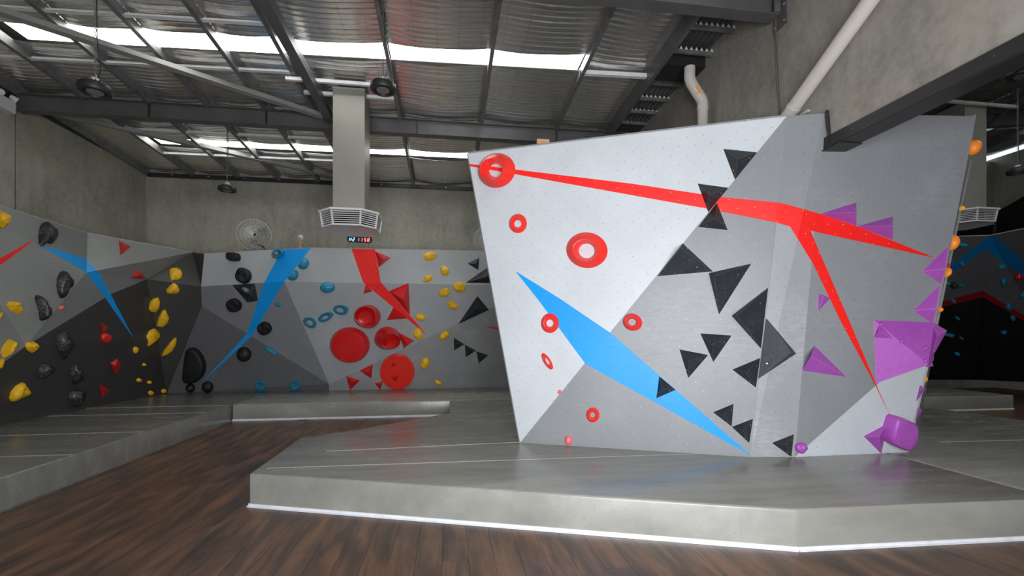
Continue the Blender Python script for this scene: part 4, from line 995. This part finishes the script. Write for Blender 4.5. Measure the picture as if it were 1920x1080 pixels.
for u, v, rx, ry, lb in ((255.5, 656.5, 4.6, 7, 'small yellow egg foothold at the blue stripe tip'), (271, 684, 3, 3, 'tiny yellow foothold below the egg foothold'), (261.5, 713, 4.3, 4, 'tiny yellow foothold left of two above the pad'),
                         (281, 717, 3.6, 3.6, 'tiny yellow foothold right of two above the pad'), (284, 737, 4.6, 4.8, 'small yellow foothold almost touching the pad'), (308, 733.5, 4.6, 4.4, 'small yellow foothold in the bottom corner of the walls')):
    E_(u, v, rx, ry, 0, 0.045, 'yellow', lb, GS, fs=LV, n=10, bolted=False)
GLB = 'black slug-shaped holds on the left wall'
for outl, ap, lb, f in (
    ([(77.5, 440), (79, 425), (84, 416), (90, 414), (95.5, 416.5), (99, 423), (106, 430), (108.5, 440), (105, 450), (101, 455.5), (95, 454), (89, 452), (86, 459), (81, 459.5), (78, 452)], (94, 434), 'black two-lobed hold at the top of the left wall', None),
    ([(110.5, 535), (112, 520), (117, 510.5), (123, 507.5), (129, 510), (133, 518), (139, 527), (138, 538), (131, 543), (126, 550), (123, 559), (118, 559), (113, 550)], (124, 524), 'chalky black slug-shaped hold below the blue stripe', None),
    ([(70, 558), (72, 553), (77, 553), (84, 559), (90, 570), (97, 580), (97, 590), (91, 599), (83, 601.5), (79, 598), (77, 583)], (87, 583), 'black boot-shaped hold on the pale facet', None),
    ([(111, 640), (112, 628), (118, 620.5), (124, 621), (130, 629), (135, 641), (134, 655), (129, 664), (126, 673.5), (122, 670), (120, 660), (113, 652)], (125, 640), 'chalky black tooth-shaped hold on the charcoal facet', LF['n']),
    ([(77, 700), (79, 688), (86, 681), (95, 683), (100, 689), (97, 701), (88, 709.5), (79, 709)], (90, 692), 'black lump hold lower left on the charcoal facet', LF['o']),
    ([(136, 695), (138, 685), (142, 681.5), (148, 687), (152, 700), (155.5, 713), (148, 719), (144, 721.5), (139, 712)], (145, 698), 'white-chalked black drop hold low on the charcoal facet', LF['o']),
    ([(133, 745), (137, 734), (147, 730), (156, 733), (160.5, 743), (158, 753), (151, 758), (148, 764), (143, 763), (142, 753), (134, 751)], (148, 742), 'black crab-shaped hold lowest, just above the pad', LF['o'])):
    Lh(outl, ap, 0.12, 'black', lb, GLB, bump=0.18, f=f)
GLR = 'red holds on the left wall'
pyr([(222.5, 450.5), (245.5, 463), (226, 479)], (231, 464), 0.08, 'red', 'red pyramid pointing right near the top edge of the left wall', LV, GLR, bevel=0.004)
pyr([(244.5, 520), (260, 505.5), (275, 524)], (262, 517), 0.10, 'red', 'red pyramid pointing up on the pale and charcoal border', LV, GLR, bevel=0.004, f=LF['c'])
pyr([(188, 604), (203, 613), (192.5, 627)], (195, 613), 0.06, 'red', 'red pyramid above a round red hold on the charcoal facet', LV, GLR, bevel=0.003, f=LF['n'])
E_(201, 634, 8.5, 10.5, -20, 0.08, 'red', 'round red hold under a red pyramid on the charcoal facet', GLR, fs=[LF['n']])
pyr([(207, 681), (220, 672), (227.5, 685), (217, 703)], (217, 686), 0.08, 'red', 'red diamond-shaped pyramid in the middle of the charcoal facet', LV, GLR, bevel=0.003, f=LF['o'])
pyr([(187, 719.5), (205, 731), (192, 748)], (196, 731), 0.07, 'red', 'lowest red pyramid above the pad on the charcoal facet', LV, GLR, bevel=0.003, f=LF['o'])
E_(116, 577.5, 5, 4.8, 0, 0.04, 'pink', 'tiny pink foothold on the pale facet', None, fs=LV, n=9, bolted=False)

# -- right hall holds
GH = 'blue holds on the dark right hall wall'
for u, v, rx, ry, rot, mt, lb in ((1808, 459.5, 10, 3.8, 4, 'cyan', 'long blue hold beside the large orange hold, above the chevron'), (1804, 495.5, 4.5, 4.5, 0, 'cyan', 'round blue hold on the left arm of the chevron'),
    (1879, 499.5, 9.5, 3.5, 5, 'cyan', 'long blue hold under the right arm of the chevron'), (1882, 529.5, 6.5, 8, 0, 'cyan', 'blue drop-shaped hold right of the corner'),
    (1788, 565, 4, 4, 45, 'cyan', 'small blue hold on the shaded red band'), (1891.5, 576, 7, 6, 0, 'cyan', 'blue knob below the drop-shaped hold'), (1899, 597, 6, 4.5, 25, 'cyan', 'small slanted blue hold below the blue knob'),
    (1796, 597.5, 4.2, 3, 20, 'cyan', 'pale blue foothold on the black band left of the corner'), (1782, 629, 9, 3.6, 5, 'cyan', 'chalky blue rail hold beside the projecting purple pyramid'),
    (1882, 623.5, 6.5, 2.6, -6, 'cyan', 'slim blue hold on the black band right of the corner'), (1795.5, 664, 4.5, 3, -10, 'cyan', 'faint blue foothold low on the black band'),
    (1918, 554, 5, 5.5, 0, 'cyan', 'blue hold at the right picture border'), (1910, 520, 7.5, 5.5, 20, 'red', 'red hold on the right chevron arm edge'), (1777, 531, 5, 2, -15, 'green', 'small green hold next to the island edge'),
    (1790, 536.5, 7.5, 6, -20, 'black', 'black heart-shaped hold left of the corner'), (1803.5, 535, 4, 2.2, -10, 'cyan', 'small blue hold right of the black heart-shaped one'), (1803, 634.5, 3, 2.4, 0, 'lens', 'tiny grey foothold right of the chalky blue rail')):
    dome(ell(u, v, rx, ry, rot, 12, 0.12), None, 0.10, mt, lb, RF, GH if mt == 'cyan' else None, bump=0.2, bolted=False)

# ------------------------------------------------------------------ hanging and mounted equipment
def diffuser_duct(cx, cy, w, ztop, zbot, label):
    root = empty('air_duct', (cx, cy, zbot), label, 'air duct', 'hanging air ducts with square diffusers')
    sh = MB().box((cx, cy, (ztop + zbot + 0.27) / 2), (w, w, ztop - zbot - 0.27)).make('duct_shaft', M['duct'], root)
    for zz in (ztop - 0.02, zbot + 0.36):
        MB().box((cx, cy, zz), (w + 0.012, w + 0.012, 0.03)).make('flange', M['duct'], root)
    # octagonal louvred head
    R0, R1 = w * 0.93, w * 0.80
    def octo(r, z): # wide faces with cut corners
        k = 0.50; return [Vector((cx + x * r, cy + y * r, z)) for x, y in ((-k, -1), (k, -1), (1, -k), (1, k), (k, 1), (-k, 1), (-1, k), (-1, -k))]
    zt, zb = zbot + 0.27, zbot + 0.045
    a, b = octo(R0 * 1.04, zt + 0.03), octo(R0 * 1.04, zt)
    MB().add(a + b, [tuple(range(8)), tuple(range(15, 7, -1))] + [(i, 8 + i, 8 + (i+1) % 8, (i+1) % 8) for i in range(8)]).make('top_plate', M['white'], root)
    c, d = octo(R0 * 0.93, zb + 0.02), octo(R0 * 0.93, zb); t = octo(R0 * 0.12, zb + 0.03)
    MB().add(c + d + t, [tuple(range(8)), tuple(range(23, 15, -1))] + [(i, 8 + i, 8 + (i+1) % 8, (i+1) % 8) for i in range(8)] + [(8 + i, 16 + i, 16 + (i+1) % 8, 8 + (i+1) % 8) for i in range(8)]).make('bottom_plate', M['white'], root)
    i0, i1 = octo(R0 * 0.62, zt), octo(R0 * 0.62, zb + 0.02)
    MB().add(i0 + i1, [(i, 8 + i, 8 + (i+1) % 8, (i+1) % 8) for i in range(8)]).make('inner_core', M['darkgap'], root)
    e, g = octo(R0 * 0.97, zt), octo(R0 * 0.90, zb + 0.01)
    for i in range(8):
        MB().tube([e[i], g[i]], 0.016, 6).make('corner_post', M['white'], root)
        p, q, r, s_ = e[i], e[(i+1) % 8], g[i], g[(i+1) % 8]
        out = ((p + q) / 2 - Vector((cx, cy, zt))); out.z = 0; out.normalize()
        for k in range(7):
            tt = (k + 0.5) / 7; A_, B_ = p.lerp(r, tt), q.lerp(s_, tt); dd = (B_ - A_).normalized()
            MB().prism([(-0.04, 0.006), (0.0, -0.010), (0.0, 0.003), (-0.04, 0.012)], A_ + dd * 0.01, B_ - dd * 0.01, out, (0, 0, 1)).make('slat', M['white'], root)
    return root
diffuser_duct(-1.53, 7.58, 0.475, 5.42, 3.19, 'tall square sheet-metal duct with white louvred diffuser in front of the long rafter')
diffuser_duct(10.2, 7.75, 0.50, 6.12, 3.70, 'square duct with louvred diffuser in the right hall behind the island wall')
MB().box((9.6, 7.45, 6.06), (3.0, 0.05, 0.05)).make('hanger_bar', M['bar'], ceilr)

def high_bay(c, r, ztop, label):
    c = Vector(c)
    root = empty('high_bay_lamp', c, label, 'lamp', 'round black high bay lamps')
    MB().lathe(c, (0, 0, 1), [(r * 0.66, 0.012), (r * 0.70, -0.012), (r * 0.94, -0.006), (r, 0.012), (r, 0.05), (r * 0.93, 0.075), (r * 0.66, 0.10), (r * 0.55, 0.105), (r * 0.30, 0.11)], 32).make('housing', M['lamp'], root, smooth=True, sharp=35)
    MB().lathe(c + Vector((0, 0, -0.004)), (0, 0, 1), [(r * 0.50, 0), (r * 0.50, 0.016)], 28).make('lens', M['lens'], root)
    for k in range(20):
        t = k * math.pi / 10; d = Vector((math.cos(t), math.sin(t), 0))
        MB().prism([(-0.003, 0.0), (0.003, 0.0), (0.003, 0.03), (-0.003, 0.03)], c + d * r * 0.68 + Vector((0, 0, 0.085)), c + d * r * 0.985 + Vector((0, 0, 0.035)), Vector((-d.y, d.x, 0)), (0, 0, 1)).make('cooling_fin', M['lamp'], root)
    MB().lathe(c + Vector((0, 0, 0.09)), (0, 0, 1), [(r * 0.28, 0), (r * 0.28, 0.06), (r * 0.12, 0.07)], 14).make('driver_box', M['white'], root)
    MB().tube([c + Vector((0, 0, 0.15)), c + Vector((0.012, 0, 0.175)), c + Vector((0, 0, 0.195))], 0.006, 6).make('hook', M['galv'], root)
    # chain of links
    z = c.z + 0.19; k = 0; cm = MB()
    while z < ztop:
        d = Vector((0.010, 0, 0)) if k % 2 else Vector((0, 0.010, 0)); p = Vector((c.x, c.y, z))
        cm.tube([p - d + Vector((0, 0, 0.006)), p - d * 0.5, p + d * 0.5, p + d + Vector((0, 0, 0.006)), p + d + Vector((0, 0, 0.036)), p + d * 0.5 + Vector((0, 0, 0.044)), p - d * 0.5 + Vector((0, 0, 0.044)), p - d + Vector((0, 0, 0.036)), p - d + Vector((0, 0, 0.006))], 0.0035, 4, cap=False)
        z += 0.037; k += 1
    ch = cm.make('chain', M['galv'], root); ch['kind'] = 'stuff'
    MB().tube([c + Vector((0.02, 0, 0.14)), c + Vector((0.05, 0.01, 0.25)), c + Vector((0.02, 0, 0.6)), Vector((c.x + 0.014, c.y, ztop))], 0.005, 5).make('power_cable', M['lamp'], root)
    return root
high_bay((-3.90, 5.66, 4.27), 0.155, 5.60, 'black high bay lamp hanging on a chain nearest the left wall')
high_bay((-4.14, 9.25, 4.30), 0.155, 5.60, 'black high bay lamp hanging low in front of the back concrete wall')
high_bay((-0.80, 5.80, 4.60), 0.155, 5.60, 'black high bay lamp hanging just right of the tall duct')
p4 = at_y(1908, 325, 7.3); high_bay(p4, 0.16, 6.3, 'black high bay lamp hanging low in the right hall beside the duct')
p5 = at_y(1914, 143, 5.6); high_bay(p5, 0.16, 6.2, 'black high bay lamp close to the skylight of the right hall')

def wall_fan(c, r, yaw, label, post):
    """guarded fan with three blades, motor, and bent bracket"""
    c = Vector(c); ax = Vector((math.sin(yaw), -math.cos(yaw), -0.12)).normalized()
    e1 = ax.cross(Vector((0, 0, 1))).normalized(); e2 = e1.cross(ax)
    root = empty('wall_fan', c, label, 'fan', 'caged fans above the back climbing wall')
    g = MB()
    prof = [(0.10, 0.115), (0.45, 0.105), (0.75, 0.085), (0.93, 0.05), (1.0, 0.0)]
    for sgn, zz in ((1, 0.0), (-1, 0.0)):
        for k in range(40):
            t = 2 * math.pi * k / 40; d = e1 * math.cos(t) + e2 * math.sin(t)
            g.tube([c + d * (r * a) + ax * (sgn * b * (1.0 if sgn > 0 else 0.7)) for a, b in prof], 0.0032, 3, cap=False)
    for rr, zz in ((1.0, 0.0), (0.8, 0.08), (0.55, 0.10), (0.3, 0.11), (0.10, 0.115)):
        pts = [c + (e1 * math.cos(t) + e2 * math.sin(t)) * (r * rr) + ax * zz for t in [2 * math.pi * k / 36 for k in range(37)]]
        g.tube(pts, 0.007 if rr == 1.0 else 0.003, 4, cap=False)
    gd = g.make('guard', M['wire'], root); gd['kind'] = 'stuff'
    MB().lathe(c + ax * 0.05, ax, [(0.05, 0), (0.05, 0.04), (0.02, 0.055)], 14).make('hub', M['lamp'], root)
    for k in range(3):
        t = math.radians(28 + 120 * k); d = e1 * math.cos(t) + e2 * math.sin(t); s = e2 * math.cos(t) - e1 * math.sin(t)
        q = []
        for a, w, tw in ((0.12, 0.05, 0.035), (0.5, 0.085, 0.03), (0.86, 0.095, 0.02)):
            q += [c + d * (r * a) + s * w + ax * (0.06 - tw), c + d * (r * a) - s * w * 0.6 + ax * (0.06 + tw)]
        qb = [v - ax * 0.004 for v in q]
        MB().add(q + qb, [(0, 1, 3, 2), (2, 3, 5, 4), (6, 8, 9, 7), (8, 10, 11, 9), (0, 2, 8, 6), (2, 4, 10, 8), (1, 7, 9, 3), (3, 9, 11, 5), (4, 5, 11, 10), (0, 6, 7, 1)]).make('blade', M['galv'], root)
    MB().lathe(c - ax * 0.20, ax, [(0.07, 0), (0.09, 0.02), (0.09, 0.17), (0.06, 0.20)], 16).make('motor', M['lamp'], root)
    MB().tube([c - ax * 0.12, c - ax * 0.12 + Vector((0.02, 0, -0.18)), Vector(post) + Vector((-0.04, 0, 0.10)), Vector(post)], 0.016, 8).make('bracket', M['lamp'], root)
    return root
fy = 10.62
fp = at_y(497.5, 466.5, fy); fp.z = ZW
wall_fan(at_y(476.5, 440.5, fy), 0.335, 0.45, 'caged grey fan standing on top of the back climbing wall', (fp.x, fp.y, 3.41))
fy2 = 10.35; wall_fan(at_y(914, 451, fy2), 0.33, -0.35, 'caged fan half hidden behind the upper left edge of the island wall', (at_y(914, 451, fy2).x + 0.12, fy2, 3.42))

# sensor on a timber post
sp = at_y(563.5, 446, 10.22)
sr = empty('sensor', sp, 'small white sensor on a short timber post on the back climbing wall', 'sensor')
MB().lathe(sp - Vector((0, 0, 0.045)), (0, 0, 1), [(0.045, 0), (0.055, 0.03), (0.055, 0.09), (0.045, 0.10)], 16).make('housing', M['white'], sr, smooth=True, sharp=40)
MB().box(sp + Vector((0.005, -0.055, -0.02)), (0.05, 0.01, 0.018)).make('slot', M['lamp'], sr)
MB().box((sp.x, sp.y + 0.01, (sp.z - 0.05 + 3.40) / 2), (0.035, 0.035, sp.z - 0.05 - 3.40)).make('post', M['ply'], sr)

# interval timer with seven-segment digits
cA, cB = at_y(650.5, 443, 10.12), at_y(698, 456, 10.12)
tc = (cA + cB) / 2; tw = (cB - cA).x; th = (cA - cB).z * 0.86
tr = empty('interval_timer', tc, 'black digital interval timer with blue and red digits above the red stripe', 'timer')
bm_ = MB(); hw, hh = tw / 2, th / 2
prf = [(-hw, 0), (-hw + 0.03, -hh), (hw - 0.03, -hh), (hw, 0), (hw - 0.02, hh), (-hw + 0.02, hh)]
bm_.prism(prf, tc + Vector((0, 0.03, 0)), tc + Vector((0, -0.02, 0)), (1, 0, 0), (0, 0, 1)).make('housing', M['lamp'], tr)
SEG = {'H': 'bcefg', '2': 'abged', '1': 'bc', '5': 'afgcd', '8': 'abcdefg'}
def digit(ch, cx_, on_mat, ghost):
    w, h, t = tw * 0.066, th * 0.58, th * 0.115
    y = tc.y - 0.022; sl = 0.14
    pos = {'a': (0, h/2, 1), 'g': (0, 0, 1), 'd': (0, -h/2, 1), 'b': (w/2, h/4, 0), 'c': (w/2, -h/4, 0), 'f': (-w/2, h/4, 0), 'e': (-w/2, -h/4, 0)}
    for lit in ((True, False) if ghost else (True,)):
        mm = MB()
        for k, (dx, dz, hor) in pos.items():
            if (k in SEG[ch]) != lit: continue
            sx, sz = (w * 0.85, t) if hor else (t, h * 0.44)
            cs = [Vector((dx + a * sx / 2, 0, dz + b * sz / 2)) for a, b in ((-1, -1), (1, -1), (1, 1), (-1, 1))]
            cs = [Vector((cx_ + p.x + p.z * sl, y, tc.z + p.z)) for p in cs]
            mm.add(cs + [p + Vector((0, 0.004, 0)) for p in cs], [(0, 1, 2, 3), (7, 6, 5, 4), (0, 4, 5, 1), (1, 5, 6, 2), (2, 6, 7, 3), (3, 7, 4, 0)])
        if mm.v: mm.make('digit' if lit else 'unlit_segments', M[on_mat] if lit else M['led_off'], tr)
for ch, fx, mt in (('H', -0.355, 'led_b'), ('2', -0.23, 'led_b'), ('1', -0.06, 'led_r'), ('1', 0.07, 'led_r'), ('5', 0.225, 'led_r'), ('8', 0.355, 'led_r')):
    digit(ch, tc.x + fx * tw, mt, ch == '1')
cm = MB()
for dz in (-0.12, 0.12): cm.box((tc.x + 0.148 * tw, tc.y - 0.022, tc.z + dz * th), (0.012, 0.006, 0.012))
cm.make('colon', M['led_off'], tr)
for fx in (-0.31, 0.29):
    MB().box((tc.x + fx * tw, tc.y + 0.02, (tc.z - hh + 3.40) / 2), (0.018, 0.018, tc.z - hh - 3.40 + 0.01)).make('post', M['ply'], tr)

# timber block peeking over the island wall
tb = at_y(1018, 265.5, 5.35)
tag(MB().box((tb.x, tb.y, 3.83), (0.15, 0.045, 0.16)).make('timber_block', M['ply']), 'small raw timber block peeking over the top edge of the pale facet', 'timber block')

# emergency light at the left wall
ep = at_x(9, 196, XL + 0.05)
er = empty('emergency_light', ep, 'white twin-head emergency light box high on the left wall', 'emergency light')
MB().box((XL + 0.055, ep.y - 0.02, ep.z), (0.11, 0.26, 0.19)).make('battery_box', M['white'], er)
for dy in (-0.10, 0.10):
    q = Vector((XL + 0.09, ep.y + dy - 0.02, ep.z + 0.15)); d = Vector((0.6, 0.55 if dy > 0 else -0.55, -0.45)).normalized()
    MB().tube([q + Vector((-0.02, 0, -0.06)), q], 0.008, 6).make('neck', M['white'], er)
    MB().lathe(q - d * 0.03, d, [(0.03, 0), (0.042, 0.05), (0.048, 0.09), (0.044, 0.095)], 14).make('spot_head', M['white'], er)
MB().tube([ep + Vector((0, 0, 0.1)), ep + Vector((0.0, 0.10, 0.26)), ep + Vector((-0.02, 0.14, 0.36))], 0.007, 6).make('cable', M['lamp'], er)

# PVC pipes
pr = 0.07
a = at_x(1310.5, 186, 3.52); c0 = at_x(1317.5, 232, 3.56)
vx, vy = at_x(1317.5, 205, 3.56).x, at_x(1317.5, 205, 3.56).y
top = at_x(1293, 140, 3.36)
pp = empty('downpipe', (vx, vy, 4.8), 'white plastic downpipe with two elbows under the dark gutter sump', 'pipe')
z1 = at_x(1317.5, 190, 3.56).z
P = [Vector((vx, vy, 3.3)), Vector((vx, vy, z1 - 0.07))]
MB().tube(P, pr, 20).make('vertical_pipe', M['pvc'], pp, smooth=True, sharp=40)
tp = Vector((top.x, top.y, top.z + 0.10)); t2 = Vector((top.x, top.y, top.z - 0.08))
mid = Vector((vx, vy, z1)); d = (t2 - mid)
MB().tube([Vector((vx, vy, z1 - 0.09)), Vector((vx, vy, z1 - 0.02)), mid + d * 0.10, mid + d * 0.5, mid + d * 0.88, t2 + Vector((0, 0, 0.03)), tp], pr * 1.07, 20).make('elbow', M['pvc'], pp, smooth=True, sharp=50)
MB().lathe((vx, vy, z1 - 0.10), (0, 0, 1), [(pr * 1.1, -0.03), (pr * 1.1, 0.03)], 20).make('collar', M['pvc'], pp, smooth=True, sharp=40)
# orange mark printed on the elbow
fdir = (EYEV - (mid + d * 0.5)).normalized(); ub = d.normalized(); sb = ub.cross(fdir).normalized(); fo = sb.cross(ub).normalized()
if fo.dot(fdir) < 0: fo = -fo
ctr = mid + d * 0.52 + fo * (pr * 1.09); sb = -sb if sb.x < 0 else sb
mm = MB()
def stk(x0, x1, y0, y1):
    cs = [ctr + sb * x + ub * y - fo * (0.5 * x * x / pr) for x, y in ((x0, y0), (x1, y0), (x1, y1), (x0, y1))]
    mm.add(cs + [p - fo * 0.004 for p in cs], [(0, 1, 2, 3), (7, 6, 5, 4), (0, 4, 5, 1), (1, 5, 6, 2), (2, 6, 7, 3), (3, 7, 4, 0)])
stk(-0.03, 0.045, 0.045, 0.07); stk(0.015, 0.045, -0.07, 0.045); stk(-0.01, 0.015, -0.07, -0.045); stk(-0.012, 0.0, -0.045, -0.01)
mm.make('orange_mark', M['sticker'], pp)
q0, q1 = at_x(1479, 214, 3.615), at_x(1632, 0, 3.615); dq = q1 - q0
w2 = empty('waste_pipe', q0, 'white plastic pipe slanting up the concrete panel to the top edge', 'pipe')
MB().tube([q0 - dq * 0.25, q1 + dq * 0.5], pr, 20).make('pipe_run', M['pvc'], w2, smooth=True, sharp=40)
dn_ = dq.normalized()
MB().lathe(q0 + dq * 0.07, dn_, [(pr * 1.06, -0.012), (pr * 1.06, 0.012)], 20).make('clamp', M['wire'], w2, smooth=True, sharp=40)
MB().box(Vector((XD - 0.012, (q0 + dq * 0.08).y - 0.06, (q0 + dq * 0.08).z - 0.09)), (0.024, 0.10, 0.02)).make('clamp_foot', M['wire'], w2)
# cables down the concrete beside the rafter plate
c1, c2 = at_x(1455, 60, XD - 0.012), at_x(1465, 207, XD - 0.012)
for k, dy in enumerate((0.0, 0.018)):
    tag(MB().tube([c1 + Vector((0, dy, 0.35)), c1 + Vector((0, dy, 0)), c1.lerp(c2, 0.5) + Vector((0, dy * 1.6, 0)), c2 + Vector((0, dy, -0.25))], 0.005, 6).make('cable', M['cable']),
        ('brown cable running down the concrete from the rafter plate, left strand', 'brown cable running down the concrete from the rafter plate, right strand')[k], 'cable')
